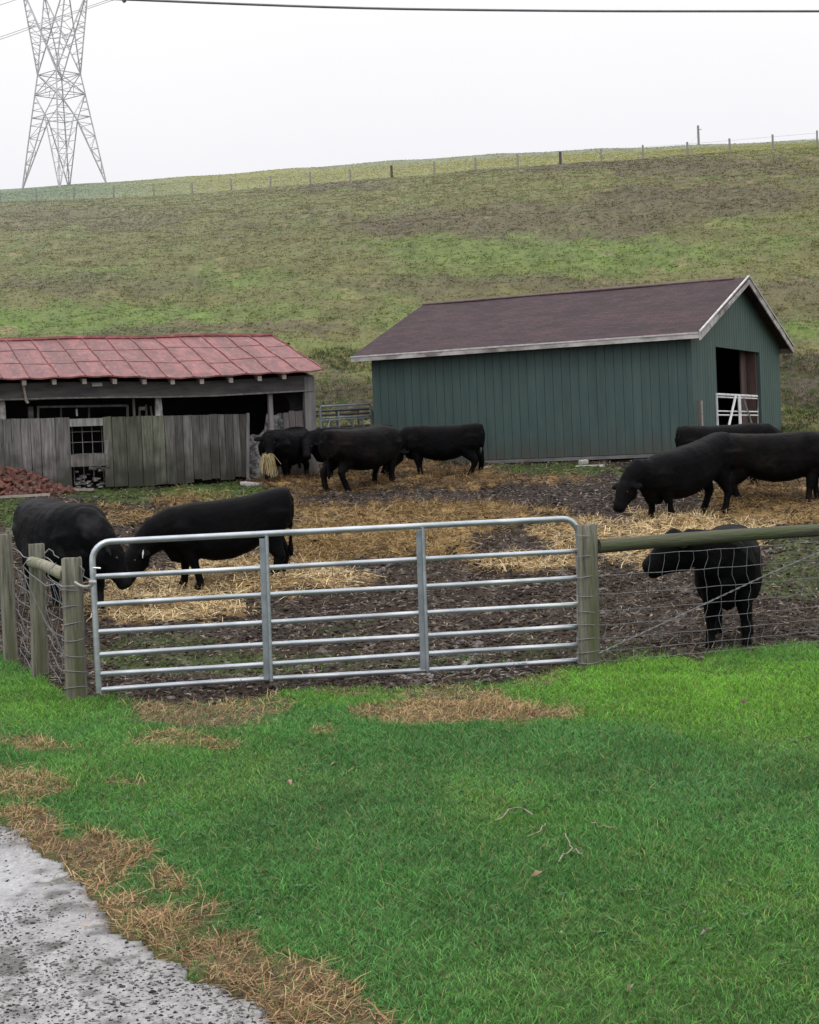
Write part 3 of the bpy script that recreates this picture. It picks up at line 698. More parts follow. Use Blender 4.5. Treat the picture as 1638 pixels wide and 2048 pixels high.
def build_straw():
    x, y = sample_sector(620000, 15, 40, -.32, .32, .3)
    z0 = Z0(x, y); zn = zones(x, y, z0)
    cl = fbm(x * 1.5 + 5, y * 1.1, 3) * .5 + fbm(x * 5, y * 3.4, 2) * .5
    dens = zn['straw'] * sstep(.40, .60, cl + .10 * (zn['straw'] - .6)) + .13 * (1 - zn['lawn']) * (1 - zn['hill']) * (1 - zn['green'])
    keep = rng.random(len(x)) < dens
    x, y = x[keep], y[keep]; n = len(x); s = zones(x, y)['straw']
    z = Zr(x, y) + rng.uniform(-.005, .03, n) + .035 * s * rng.random(n)
    D = unit(np.stack([rng.normal(0, 1, n), rng.normal(0, .8, n), rng.normal(.1, .28, n)], -1))
    fleck = s < .12
    L = np.where(fleck, rng.uniform(.03, .10, n), rng.uniform(.06, .21, n)); W = rng.uniform(.0045, .0095, n) * (.7 + y / 50) * np.where(fleck, 1.3, 1)
    bend = np.stack([rng.normal(0, .25, n), rng.normal(0, .25, n), -rng.uniform(0, .25, n)], -1) * L[:, None]
    px, py = proj(np.stack([x, y, z], -1))
    pale = np.array([.64, .50, .29]); gold = np.array([.33, .225, .098]); brown = np.array([.135, .085, .045])
    pw = ell(px, py, [(400, 1190, 360, 80, 1), (620, 1165, 160, 40, 1), (1150, 1110, 220, 60, .8), (1350, 1075, 250, 60, .9)])
    bw = ell(px, py, [(650, 975, 230, 45, .85), (900, 965, 300, 45, .8), (1580, 985, 140, 45, .6), (420, 1005, 150, 22, .4)])
    c = gold + (pale - gold) * pw[:, None]; c = c + (brown - c) * bw[:, None]
    u = rng.random(n)[:, None]
    c = c * (.50 + .85 * u)
    c = np.where(rng.random(n)[:, None] < .2, brown * .5, c)
    fk = np.where(rng.random(n)[:, None] < .38, np.array([.27, .215, .165]), np.array([.085, .064, .048])) * (.5 + .9 * u)
    c = np.where(fleck[:, None], fk, c)
    V, F, cc = strands(np.stack([x, y, z], -1), D, L, W, bend, c, taper=.8)
    o = np_mesh('straw', V, [F], M_straw, cc)
    tag(o, 'loose golden straw and hay trodden over the muddy yard', 'straw', kind='stuff')
build_straw()

def clod_mesh(name, x, y, r, col, mat, label, cat, zoff=.3, zf=None):
    n = len(x)
    base = np.array([(1, 0, 0), (0, 1, 0), (-1, 0, 0), (0, -1, 0), (0, 0, 1), (.7, .7, .45), (-.7, .7, .45), (-.7, -.7, .45), (.7, -.7, .45)], float)
    fc = np.array([(0, 5, 8), (0, 1, 5), (1, 6, 5), (1, 2, 6), (2, 7, 6), (2, 3, 7), (3, 8, 7), (3, 0, 8), (4, 8, 5), (4, 5, 6), (4, 6, 7), (4, 7, 8)])
    an = rng.random(n) * 2 * PI; ca, sa = np.cos(an), np.sin(an)
    B = base[None] * rng.uniform(.6, 1.35, (n, 9, 1)) * np.stack([rng.uniform(.7, 1.6, n), rng.uniform(.6, 1.1, n), rng.uniform(.35, .9, n)], -1)[:, None, :]
    bx = B[..., 0] * ca[:, None] - B[..., 1] * sa[:, None]; by = B[..., 0] * sa[:, None] + B[..., 1] * ca[:, None]
    z = (zf or Zr)(x, y)
    V = np.stack([x[:, None] + bx * r[:, None], y[:, None] + by * r[:, None], z[:, None] + (B[..., 2] + zoff - .3) * r[:, None]], -1).reshape(-1, 3)
    F = (np.arange(n)[:, None, None] * 9 + fc[None]).reshape(-1, 3)
    o = np_mesh(name, V, [F], mat, np.repeat(col, 9, 0))
    tag(o, label, cat, kind='stuff')

def build_clods():
    x, y = sample_sector(145000, 14, 40, -.32, .32, .5)
    zn = zones(x, y)
    dens = (1 - zn['lawn']) * (1 - zn['hill']) * (1 - .8 * zn['straw']) * (1 - .6 * zn['green'])
    k = rng.random(len(x)) < dens * .85
    x, y = x[k], y[k]; n = len(x)
    r = rng.uniform(.010, .030, n) * (.6 + 1.0 * fbm(x * 2, y * 2, 2))
    t = rng.random(n)[:, None]
    c = np.array([.032, .023, .018]) * (.6 + 1.1 * t)
    p = rng.random(n)[:, None] < .10
    c = np.where(p, np.array([.17, .145, .13]) * (.5 + .7 * t), c)
    clod_mesh('mud_clods', x, y, r, c, M_clod, 'trampled clods of dark mud in the cattle yard', 'mud', .25)
build_clods()

def build_gravel():
    x, y = sample_sector(330000, 4.4, 10, -.38, .0, .5)
    zn = zones(x, y)
    cl = sstep(.46, .62, fbm(x * 1.1 + 7, y * .9, 3))
    k = (rng.random(len(x)) < zn['drv'] * (.02 + .26 * cl ** 2) * .36)
    x, y = x[k], y[k]; n = len(x)
    r = rng.uniform(.0022, .0085, n); big = rng.random(n) < .015; r[big] *= 2.2
    t = rng.random(n)[:, None]
    c = np.where(t < .40, np.array([.040, .036, .033]), np.array([.17, .16, .155])) * (.55 + .9 * rng.random(n)[:, None])
    clod_mesh('gravel', x, y, r, c, M_clod, 'dark grit and crumbs scattered on the pale driveway', 'gravel', .3, lambda a, b: drive_z(a, b, Z0(a, b), zones(a, b)['drv']))
build_gravel()

def build_tussocks():
    x, y = sample_sector(190000, 40, 225, -.29, .29, .35)
    z0 = Z0(x, y); zn = zones(x, y, z0)
    fd = fence_depth(np.clip(zn['px'], -500, 2200))
    k = (rng.random(len(x)) < zn['hill'] * (.45 + .55 * sstep(.3, .7, fbm(x * .8, y * .8, 3)))) & ((y < fd - 2) | (rng.random(len(x)) < .5))
    x, y = x[k], y[k]; z0 = z0[k]; px = zn['px'][k]; py = zn['py'][k]
    zz = Zr(x, y) - .01
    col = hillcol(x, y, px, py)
    rep = 4
    X = np.repeat(x, rep) + rng.normal(0, .07, len(x) * rep); Y = np.repeat(y, rep) + rng.normal(0, .07, len(x) * rep); Zq = np.repeat(zz, rep)
    n = len(X)
    D = unit(np.stack([rng.normal(.15, .8, n), rng.normal(-.45, .5, n), np.full(n, .55)], -1))
    L = rng.uniform(.05, .13, n); W = rng.uniform(.02, .05, n) * (.6 + Y / 120)
    bend = np.stack([rng.normal(.1, .3, n), rng.normal(0, .3, n), -rng.uniform(.1, .5, n)], -1) * L[:, None]
    c = np.repeat(col, rep, 0) * np.repeat(rng.normal(1.12, .2, (len(x), 1)).clip(.6, 1.8), rep, 0)
    V, F, cc = strands(np.stack([X, Y, Zq], -1), D, L, W, bend, c * 1.10, c * 1.55, taper=.4)
    o = np_mesh('hill_grass', V, [F], M_tuft, cc)
    tag(o, 'grazed olive and brown grass tufts covering the hillside', 'grass', kind='stuff')
    # longer weeds on the bank, and green tufts in the yard
    x, y = sample_sector(80000, 15, 58, -.31, .31, .7)
    z0 = Zr(x, y); zn = zones(x, y, Z0(x, y))
    bank = zn['hill'] * (y < 56) * sstep(.35, .6, fbm(x * .7, y * .7, 3))
    scrub = zn['hill'] * ell(zn['px'], zn['py'], [(1610, 780, 80, 80, 1), (690, 800, 90, 50, 1)])
    d = np.maximum(np.maximum(bank * .8, zn['green'] * .95), scrub * .9)
    k = rng.random(len(x)) < d
    x, y, z0 = x[k], y[k], z0[k]; bank = bank[k]; n0 = len(x); rep = 5
    X = np.repeat(x, rep) + rng.normal(0, .05, n0 * rep); Y = np.repeat(y, rep) + rng.normal(0, .05, n0 * rep); Zq = np.repeat(z0, rep); bk = np.repeat(bank, rep)
    n = len(X)
    D = unit(np.stack([rng.normal(0, .5, n), rng.normal(0, .5, n), np.ones(n)], -1))
    L = rng.uniform(.05, .12, n) * (1 + 1.3 * bk); W = rng.uniform(.008, .018, n) * (1 + .6 * bk)
    bend = np.stack([rng.normal(0, .4, n), rng.normal(0, .4, n), -rng.uniform(.1, .5, n)], -1) * L[:, None]
    g = np.array([.085, .145, .04]); tn = np.array([.34, .28, .16]); dk = np.array([.07, .06, .045])
    u = np.repeat(rng.random((n0, 1)), rep, 0)
    c = np.where(u < .5, g * (.7 + u), np.where(bk[:, None] > .3, np.where(u < .75, tn, dk), g * 1.2)) * rng.uniform(.6, 1.3, (n, 1))
    V, F, cc = strands(np.stack([X, Y, Zq - .01], -1), D, L, W, bend, c * .75, c * 1.1, taper=.2)
    o = np_mesh('yard_weeds', V, [F], M_tuft, cc)
    tag(o, 'patchy grass and weeds in the yard and on the bank behind the sheds', 'weeds', kind='stuff')
build_tussocks()

# ------------------------------------------------------------------ green barn
BO = np.array([6.1246, 37.2508, 1.8346]); BYAW = -.4519
BL, BW, BEH, BRH, BOG, BOE, BOGL = 7.6234, 7.6477, 2.5926, 3.9421, .2987, .2659, .381
Ba = np.array([math.cos(BYAW), math.sin(BYAW), 0]); Bb = np.array([-math.sin(BYAW), math.cos(BYAW), 0])
def barn_gable(px, py, u=0.0):
    P = on_plane(px, py, BO + Ba * u, Ba) - BO
    return float(P @ Bb), float(P[2])
def build_barn():
    root = empty('barn', BO, BYAW)
    tag(root, 'dark green wooden barn with maroon shingle roof and open gable doorway', 'barn')
    sl = (BRH - BEH) / (BW / 2)
    top = lambda v: min(BEH + sl * v, BEH + sl * (BW - v))
    # long wall
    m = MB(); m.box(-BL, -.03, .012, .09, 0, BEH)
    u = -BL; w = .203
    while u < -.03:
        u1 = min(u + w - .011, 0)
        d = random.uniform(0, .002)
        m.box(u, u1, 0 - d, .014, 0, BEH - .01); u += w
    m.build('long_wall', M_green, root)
    # gable wall with its doorway
    v0, zt0 = barn_gable(1431, 692); v1, zt1 = barn_gable(1519, 706); zt = (zt0 + zt1) / 2
    m = MB(); v = .0
    while v < BW:
        va, vb = v, min(v + w - .016, BW)
        cuts = [(va, vb)]
        segs = []
        for (a, b) in cuts:
            if b <= v0 or a >= v1: segs.append((a, b, 0))
            else:
                if a < v0: segs.append((a, v0, 0)); a = v0
                if b > v1: segs.append((v1, b, 0)); b = v1
                segs.append((a, b, zt))
        for (a, b, zl) in segs:
            if b - a < .004: continue
            mid = BW / 2
            pr = [(a, b)] if not (a < mid < b) else [(a, mid), (mid, b)]
            for (p, q) in pr:
                m.hexa([(-.03, p, zl), (.0, p, zl), (.0, q, zl), (-.03, q, zl), (-.03, p, top(p) - .01), (0, p, top(p) - .01), (0, q, top(q) - .01), (-.03, q, top(q) - .01)])
        v += w
    for (a, b, zl) in [(.05, v0, 0), (v0, v1, zt), (v1, BW / 2, 0) if v1 < BW / 2 else (v1, BW - .05, 0)] + ([(BW / 2, BW - .05, 0)] if v1 < BW / 2 else []):
        pts = sorted({a, b, *( [BW / 2] if a < BW / 2 < b else [])})
        for p, q in zip(pts[:-1], pts[1:]):
            m.hexa([(-.08, p, zl + .002), (-.034, p, zl + .002), (-.034, q, zl + .002), (-.08, q, zl + .002), (-.08, p, top(p) - .04), (-.034, p, top(p) - .04), (-.034, q, top(q) - .04), (-.08, q, top(q) - .04)])
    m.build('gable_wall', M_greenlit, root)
    # far walls, and added dark boxes that paint the unlit inside
    m = MB(); m.box(-BL, -.1, BW - .09, BW, 0, BEH)
    m.build('rear_wall', M_green, root)
    m = MB(); vs = [.1, BW / 2, BW - .1]
    for p, q in zip(vs[:-1], vs[1:]):
        m.hexa([(-BL, p, 0), (-BL + .08, p, 0), (-BL + .08, q, 0), (-BL, q, 0), (-BL, p, top(p) - .02), (-BL + .08, p, top(p) - .02), (-BL + .08, q, top(q) - .02), (-BL, q, top(q) - .02)])
    m.build('end_wall', M_green, root)
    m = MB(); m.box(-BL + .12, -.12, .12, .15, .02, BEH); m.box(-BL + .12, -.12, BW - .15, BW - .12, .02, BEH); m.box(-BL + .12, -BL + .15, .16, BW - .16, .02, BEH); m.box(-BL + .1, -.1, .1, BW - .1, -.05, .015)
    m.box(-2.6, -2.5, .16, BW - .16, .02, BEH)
    m.build('shade_boxes', M_dark, root)
    # roof
    t = .05
    for side in (0, 1):
        m = MB()
        n = 24; us = np.linspace(-BL - BOGL, BOG, n)
        ve = -BOE; vr = BW / 2 if side == 0 else BW / 2 + .0
        rows = [ve, vr]
        P = []
        nv = 7; vv = np.linspace(ve, vr, nv)
        for uu in us:
            for q in vv:
                z = BEH + sl * q + .02 + .008 * math.sin(uu * 1.7 + q) - .012 * math.sin(PI * (uu + BL) / BL) * (q - ve) / (vr - ve)
                P.append((uu, q if side == 0 else BW - q, z))
        up = P; dn = [(a, b, c - t) for a, b, c in P]
        N = len(up); F = []
        for i in range(n - 1):
            for j in range(nv - 1):
                a = i * nv + j
                F.append((a, a + 1, a + nv + 1, a + nv)); F.append((a + N, a + nv + N, a + nv + 1 + N, a + 1 + N))
        for i in range(n - 1):
            for j in (0, nv - 1):
                a = i * nv + j; F.append((a, a + nv, a + nv + N, a + N))
        for i in (0, n - 1):
            for j in range(nv - 1):
                a = i * nv + j; F.append((a, a + 1, a + 1 + N, a + N))
        m.add(up + dn, F)
        r = m.build('roof', M_shingle, root, uvf=lambda c: (c.x, (c.y if side == 0 else BW - c.y) * math.sqrt(1 + sl * sl)))
    m = MB(); zr = BRH + .028
    m.hexa([(-BL - BOGL, BW / 2 - .13, zr - .045), (BOG - .35, BW / 2 - .13, zr - .045), (BOG - .35, BW / 2, zr), (-BL - BOGL, BW / 2, zr),
            (-BL - BOGL, BW / 2 - .13, zr - .02), (BOG - .35, BW / 2 - .13, zr - .02), (BOG - .35, BW / 2, zr + .03), (-BL - BOGL, BW / 2, zr + .03)])
    m.build('ridge_cap', M_jamb, root)
    # trim
    ze = BEH - sl * BOE - .03
    m = MB(); m.box(-BL - BOGL + .005, BOG - .035, -BOE - .032, -BOE - .003, ze - .085, ze + .035); m.build('fascia', M_trim, root)
    m = MB(); m.box(-BL - BOGL + .003, BOG - .036, -BOE - .045, -BOE - .034, ze + .012, ze + .046); m.build('drip_edge', M_drip, root)
    m = MB(); m.box(-BL - BOGL + .005, BOG - .035, BW + BOE + .003, BW + BOE + .032, ze - .135, ze + .035); m.build('fascia', M_trim, root)
    for side in (0, 1):
        m = MB(); me_ = MB()
        q = lambda v: v if side == 0 else BW - v
        z = lambda v: BEH + sl * v
        a, b = -BOE - .03, BW / 2 - (.0 if side == 0 else .002)
        m.hexa([(BOG - .03, q(a), z(a) - .15), (BOG, q(a), z(a) - .15), (BOG, q(b), z(b) - .15), (BOG - .03, q(b), z(b) - .15),
                (BOG - .03, q(a), z(a) + .018), (BOG, q(a), z(a) + .018), (BOG, q(b), z(b) + .018), (BOG - .03, q(b), z(b) + .018)])
        m.build('rake_board', M_trim, root)
        me_.hexa([(BOG - .03, q(a), z(a) + .022), (BOG + .014, q(a), z(a) + .022), (BOG + .014, q(b), z(b) + .022), (BOG - .03, q(b), z(b) + .022),
                (BOG - .03, q(a), z(a) + .055), (BOG + .014, q(a), z(a) + .055), (BOG + .014, q(b), z(b) + .055), (BOG - .03, q(b), z(b) + .055)])
        me_.build('rake_drip_edge', M_drip, root)
    # sill, footing, door jamb
    m = MB(); m.box(-BL - .02, .03, -.07, .02, -.085, -.012); m.build('sill_beam', M_skid, root)
    m = MB(); m.box(-BL, 0, .06, BW, -.5, -.09); m.build('gap_shade', M_dark, root)  # near-black box standing in for the shade under the barn
    m = MB(); m.box(-.30, -.085, v1 - .10, v1 + .02, 0, zt + .05); m.box(-.34, -.305, v1 - .62, v1 - .10, 0, zt + .05); m.build('door_jamb', M_jamb, root)
    # white stock gate standing in the doorway
    gu = .03
    v_, z_ = barn_gable(1434, 788, gu)
    g = empty('stock_gate', BO + Ba * gu + Bb * v_ , BYAW)
    tag(g, 'white pipe stock gate with slanting braces in the green barn doorway', 'gate')
    def lp(px, py):
        v, z = barn_gable(px, py, gu); return (0, v - v_, z)
    def px_(zx, zy): return 1320 + zx / 5.15, 540 + zy / 5.15
    top_l, top_r = lp(*px_(582, 1280)), lp(*px_(1000, 1300))
    zb = .06
    m = MB()
    m.tube([(0, top_l[1], zb), top_l, top_r, (0, top_r[1], zb), (0, top_l[1], zb)], .028, 6); m.build('frame', M_white, g, smooth=True)
    zt_ = top_l[2]
    for zz in (zt_ - .06, zt_ * .70, zt_ * .63, zt_ * .40, zt_ * .34, zt_ * .12):
        m = MB(); m.tube([(0, top_l[1], zz), (0, top_r[1], zz)], .017, 6); m.build('rail', M_white, g, smooth=True)
    cv = (top_l[1] + top_r[1]) / 2; w_ = top_r[1] - top_l[1]
    m = MB(); m.box(.02, .04, cv - .02 * w_, cv + .04 * w_, zb, zt_ - .02); m.build('upright', M_white, g)
    m = MB(); m.tube([(.045, cv - .10 * w_, zt_ - .03), (.045, cv - .42 * w_, zb)], .03, 6); m.build('brace', M_white, g, smooth=True)
    m = MB(); m.tube([(.045, cv + .10 * w_, zt_ - .06), (.045, cv + .46 * w_, zb)], .02, 6); m.build('brace', M_galv, g, smooth=True)
    # pale post leaning by the corner
    for (zx, lab, r, mat) in ((428, 'pale thin post standing by the corner of the green barn', .022, M_board), (394, 'brown thin post beside the pale one at the green barn corner', .02, M_jamb)):
        px, py = px_(zx, 1345); 
        v, z = barn_gable(px, py, .12)
        P = BO + Ba * .12 + Bb * v
        m = MB(); m.tube([(0, 0, -.3), (0, 0, z * .5), (.0, .01, z)], [r, r, r * .95], 8)
        tag(m.build('post', mat, smooth=True, loc=P), lab, 'post')
build_barn()

def rough_block(name, P, dims, mat, label, cat, rz=0, tilt=(0, 0)):
    m = MB(); a, b, c = dims
    pts = []
    for zz in (0, c):
        for (sx, sy) in ((-1, -1), (1, -1), (1, 1), (-1, 1)):
            pts.append((sx * a / 2 * random.uniform(.8, 1.05), sy * b / 2 * random.uniform(.8, 1.05), zz * random.uniform(.85, 1.05)))
    m.hexa(pts)
    o = m.build(name, mat, bevel=min(dims) * .15, loc=P); o.rotation_euler = (tilt[0], tilt[1], rz)
    tag(o, label, cat); return o
P = gp(1167, 932); rough_block('concrete_block', (P[0], P[1] - .05, P[2] - .02), (.20, .16, .16), M_stone, 'pale broken block on the ground before the green barn', 'block', .3)
P = gp(1180, 934); rough_block('concrete_slab', (P[0], P[1] - .25, P[2] - .01), (.62, .2, .06), M_stone, 'long flat pale slab lying on the grass before the green barn', 'slab', -.3)
P = gp(507, 972); rough_block('stone', (P[0], P[1], P[2] - .03), (.55, .2, .11), M_stone, 'long pale stone in the grass by the end of the plank wall', 'stone', -.5, (0, .1))
P = gp(810, 943); rough_block('fallen_board', (P[0] + .1, P[1] + .2, P[2] + .03), (.9, .09, .03), M_board, 'grey board lying in the straw behind the dark cows', 'board', .35)
P = gp(972, 938); rough_block('broken_board', (P[0], P[1] - .1, P[2] - .0), (.30, .12, .05), M_board, 'short pale broken board on the grass under the barn wall', 'board', .5, (.1, -.15))

# ------------------------------------------------------------------ old shed with red metal roof
SO = np.array([-1.885, 36.082, 1.667]); SYAW = .323
Sa = np.array([math.cos(SYAW), math.sin(SYAW), 0]); Sb = np.array([-math.sin(SYAW), math.cos(SYAW), 0])
SE, SOE, SRD, SRR, SG = 2.166, .347, 3.779, 3.153, .162
def sp(px, py, v=0.0):
    P = on_plane(px, py, SO + Sb * v, Sb) - SO
    return float(P @ Sa), float(P[2])
def build_shed():
    root = empty('shed', SO, SYAW)
    tag(root, 'old open fronted grey plank shed with faded red metal roof', 'shed')
    UL = -9.5
    def sag(u): return -.10 * math.exp(-((u + 2.4) / 2.0) ** 2) - .03 * math.exp(-((u + 6.2) / 1.6) ** 2)
    def zr(u, v):
        t = (v + SOE) / (SRD + SOE)
        return SE + (SRR - SE) * t + sag(u) * (1 - t) ** 1.2
    # roof sheet: wavy at the eave
    us = np.arange(UL, SG + .001, .11); us = np.append(us, SG); vs = np.linspace(-SOE, SRD, 12)
    up = []; 
    for u in us:
        for v in vs:
            e = max(0, 1 - (v + SOE) / .5)
            up.append((u, v, zr(u, v) + .010 * math.sin(u * 11.6) * e + .012 * math.sin(u * 2.3 + v * 3) + .03))
    nv = len(vs); N = len(up); dn = [(a, b, c - .028) for a, b, c in up]; F = []
    for i in range(len(us) - 1):
        for j in range(nv - 1):
            a = i * nv + j; F.append((a, a + nv, a + nv + 1, a + 1)); F.append((a + N, a + 1 + N, a + nv + 1 + N, a + nv + N))
        for j in (0, nv - 1):
            a = i * nv + j; F.append((a, a + nv, a + nv + N, a + N))
    for i in (0, len(us) - 1):
        for j in range(nv - 1):
            a = i * nv + j; F.append((a, a + 1, a + 1 + N, a + N))
    m = MB(); m.add(up + dn, F)
    roof = m.build('roof', M_redroof, root, uvf=lambda c: (c.x, c.y + .1))
    m = MB(); k = 0; u = SG - .02
    while u > UL:
        for (j0, j1) in ((0, 3), (3, 7), (7, 11)):
            off = random.uniform(-.012, .012)
            pts = [(u + off, vs[j], zr(u, vs[j]) + .043 + .012 * math.sin(u * 2.3 + vs[j] * 3)) for j in range(j0, j1 + 1)]
            m.tube(pts, .013, 5)
        u -= .535
    u = SG - .02
    while u > UL:
        for vc in (1.05, 2.45):
            v_ = vc + random.uniform(-.16, .16); e = random.uniform(-.03, .03)
            m.tube([(q, v_ + e * (q - u), zr(q, v_) + .036 + .012 * math.sin(q * 2.3 + v_ * 3)) for q in (u - .535, u - .26, u)], .0055, 4)
        u -= .535
    m.build('roof_seams', M_redrib, roof)
    m = MB(); m.tube([(u, SRD, SRR + .04 + .012 * math.sin(u * 2.3 + SRD * 3)) for u in us], .06, 6); m.build('ridge_cap', M_redrib, root)
    m = MB()   # rear slope
    m.hexa([(UL, SRD + .04, SRR - .02), (SG, SRD + .04, SRR - .02), (SG, SRD + 1.6, SRR - .5), (UL, SRD + 1.6, SRR - .5),
            (UL, SRD + .04, SRR + .01), (SG, SRD + .04, SRR + .01), (SG, SRD + 1.6, SRR - .47), (UL, SRD + 1.6, SRR - .47)])
    m.build('rear_roof', M_redrib, root)
    # rafters, each with its tail under the eave
    for px in (-60, -15, 45, 105, 165, 225, 284, 340, 398, 456, 513, 562):
        u = sp(px, 765)[0]
        m = MB(); w = .04
        z0 = zr(u, -SOE + .04); z1 = zr(u, SRD)
        m.hexa([(u - w, -SOE + .05, z0 - .13), (u + w, -SOE + .05, z0 - .13), (u + w, SRD, z1 - .12), (u - w, SRD, z1 - .12),
                (u - w, -SOE + .05, z0 - .035), (u + w, -SOE + .05, z0 - .035), (u + w, SRD, z1 - .02), (u - w, SRD, z1 - .02)])
        m.build('rafter', M_board, root)
    # header beam
    m = MB(); n = 10; uu = np.linspace(UL, 0, n)
    for a, b in zip(uu[:-1], uu[1:]):
        m.hexa([(a, -.05, 1.80 + sag(a) * .7), (b, -.05, 1.80 + sag(b) * .7), (b, .02, 1.80 + sag(b) * .7), (a, .02, 1.80 + sag(a) * .7),
                (a, -.05, 2.10 + sag(a) * .9), (b, -.05, 2.10 + sag(b) * .9), (b, .02, 2.10 + sag(b) * .9), (a, .02, 2.10 + sag(a) * .9)])
    m.build('header_beam', M_beam, root)
    m = MB()
    for a, b in zip(uu[:-1], uu[1:]):
        m.hexa([(a, -.075, 1.765 + sag(a) * .7), (b, -.075, 1.765 + sag(b) * .7), (b, .05, 1.765 + sag(b) * .7), (a, .05, 1.765 + sag(a) * .7),
                (a, -.075, 1.797 + sag(a) * .7), (b, -.075, 1.797 + sag(b) * .7), (b, .05, 1.797 + sag(b) * .7), (a, .05, 1.797 + sag(a) * .7)])
    m.build('header_ledge', M_bpost, root)
    # posts
    def post(px0, px1, z0, z1, mat, v=0.0, d=.12, flare=0, name='post'):
        u0 = sp(px0, 800, v)[0]; u1 = sp(px1, 800, v)[0]
        m = MB(); m.hexa([(u0 - flare, v, z0), (u1 + flare, v, z0), (u1 + flare, v + d, z0), (u0 - flare, v + d, z0), (u0, v, z1), (u1, v, z1), (u1, v + d, z1), (u0, v + d, z1)])
        return m.build(name, mat, root, bevel=.012)
    post(610, 631, -.3, 2.05, M_bpost, -.055, .2, name='corner_post')
    post(537, 546, 0, 1.77, M_bpost, .03)
    post(312, 323, 1.0, 1.77, M_bark, .03, .12, .03)
    post(-2, 10, .2, 1.77, M_bark, .03, .12, .03)
    post(55, 66, .2, 1.62, M_beam, .25, .08); post(265, 270, .2, 1.72, M_bpost, .3, .06); post(290, 294, .2, 1.6, M_bpost, .5, .05)
    post(-160, -150, 0, 1.77, M_bpost, .03)
    # plank wall, lower front
    m = MB()
    def plank(pa, pb, ytop, ybot, va=0, skew=0, col=None, zbot=None):
        u0 = sp(pa, 900)[0]; u1 = sp(pb, 900)[0]; zt = sp((pa + pb) / 2, ytop)[1]; zb = sp((pa + pb) / 2, ybot)[1] if zbot is None else zbot
        j = lambda: random.uniform(-.012, .012)
        dv = random.uniform(0, .018)
        m.hexa([(u0 + .004 + j(), va - dv, zb + j()), (u1 - .006 + skew + j() * .5, va - dv, zb + j()), (u1 - .006 + skew, va + .025, zb), (u0 + .004, va + .025, zb),
                (u0 + .004, va - dv, zt + j()), (u1 - .006, va - dv, zt + j() * 1.2), (u1 - .006, va + .025, zt), (u0 + .004, va + .025, zt)], col)
    def topy(p): return 838 - (p - 0) * .0205
    def boty(p): return 990 - p * .066
    def pcol(p):
        g = random.uniform(.6, 1.25)
        a = np.array([.185, .172, .172]); b = np.array([.115, .120, .092]); c = np.array([.098, .094, .088])
        q = a if p < 145 else (b if p < 330 else c) 
        if random.random() < .3: q = (q + a) / 2
        return tuple(q * g)
    edges = [-160, -138, -116, -90, -68, -44, -20, 8, 25, 44, 63, 83, 112, 142]
    for a, b in zip(edges[:-1], edges[1:]): plank(a, b, topy(a), boty(a), col=pcol(a))
    edges = [208, 226, 254, 285, 307, 331, 352, 368, 386, 402, 421, 438, 452, 468, 481, 495]
    for i, (a, b) in enumerate(zip(edges[:-1], edges[1:])): plank(a, b, topy(a), boty(a) - random.choice([0, 0, 3, 6]), col=pcol(a), zbot=None)
    plank(208, 218, 880, 935, va=-.012, col=(.17, .165, .155))
    wall = m.build('plank_wall', M_plank, root, color=True)
    m = MB()
    u0, z0 = sp(140, 905); u1, z1 = sp(216, 931)
    m.box(u0, u1, -.04, -.01, z1, z1 + .24, (.15, .14, .13))
    m.build('cross_board', M_plank, root, color=True)
    m = MB(); ua, za = sp(138, 838); ub, zb = sp(207, 851)
    m.box(ua, ub, .0, .025, zb, za, (.24, .24, .23))
    m.build('lintel_board', M_plank, root, color=True)
    m = MB()   # wire panel in the window
    ua, za = sp(142, 850); ub, zb = sp(214, 975)
    for t in np.linspace(0.05, .95, 4):
        m.tube([(ua + (ub - ua) * t, .12, z1 - .3), (ua + (ub - ua) * t, .12, za)], .008, 5)
    for t in (.12, .3, .5, .68):
        zz = za + (z1 - za) * t * 1.4
        m.tube([(ua, .125, zz), (ub, .125, zz)], .008, 5)
    m.build('window_grid', M_bpost, root)
    m = MB()
    for i in range(26):
        a = random.uniform(ua, ub - .1); zz = random.uniform(-.1, .35)
        s = random.uniform(.05, .16)
        m.hexa([(a, .2, zz), (a + s, .18, zz + .01), (a + s, .3, zz), (a, .3, zz), (a + .01, .21, zz + s * .5), (a + s * .9, .2, zz + s * .45), (a + s, .3, zz + s * .5), (a, .3, zz + s * .5)])
    m.build('rubble', M_limewash, root, bevel=.01)
    # right bay: broken boards, limewashed masonry
    def sheet(name, mat, pts, v, d=.06, n=9):
        """an uneven upright slab through photo points"""
        q = [sp(px, py, v) for px, py in pts]
        k = len(q); m = MB()
        vv = [(u, v, z) for u, z in q] + [(u, v + d, z) for u, z in q]
        f = [tuple(range(k)), tuple(range(2 * k - 1, k - 1, -1))] + [(i, (i + 1) % k, (i + 1) % k + k, i + k) for i in range(k)]
        m.add(vv, f)
        return m.build(name, mat, root)
    sheet('masonry', M_limewash, [(495, 872), (506, 868), (518, 871), (530, 858), (534, 826), (548, 831), (560, 826), (572, 830), (574, 960), (560, 962), (494, 968)], .30)
    m = MB()
    for (a, b, yt, yb) in ((570, 582, 826, 958), (582, 594, 822, 957), (594, 611, 822, 955)):
        plank(a, b, yt, yb, va=.04, col=tuple(np.array([.095, .083, .083]) * random.uniform(.8, 1.2)))
    m.build('right_plank_wall', M_plank, root, color=True)
    sheet('loose_board', M_bpost, [(493, 826), (499, 826), (499, 962), (493, 962)], -.02, .02)
    # hanging dark sacking between the last posts
    sheet('sacking', M_dark, [(558, 770), (609, 768), (612, 822), (582, 822), (577, 800), (566, 790)], .35, .02)
    # back and side walls, with the gap that shows the bank behind
    g0u, g0z = sp(541, 826, 3.3); g1u, g1z = sp(583, 766, 3.3)
    m = MB()
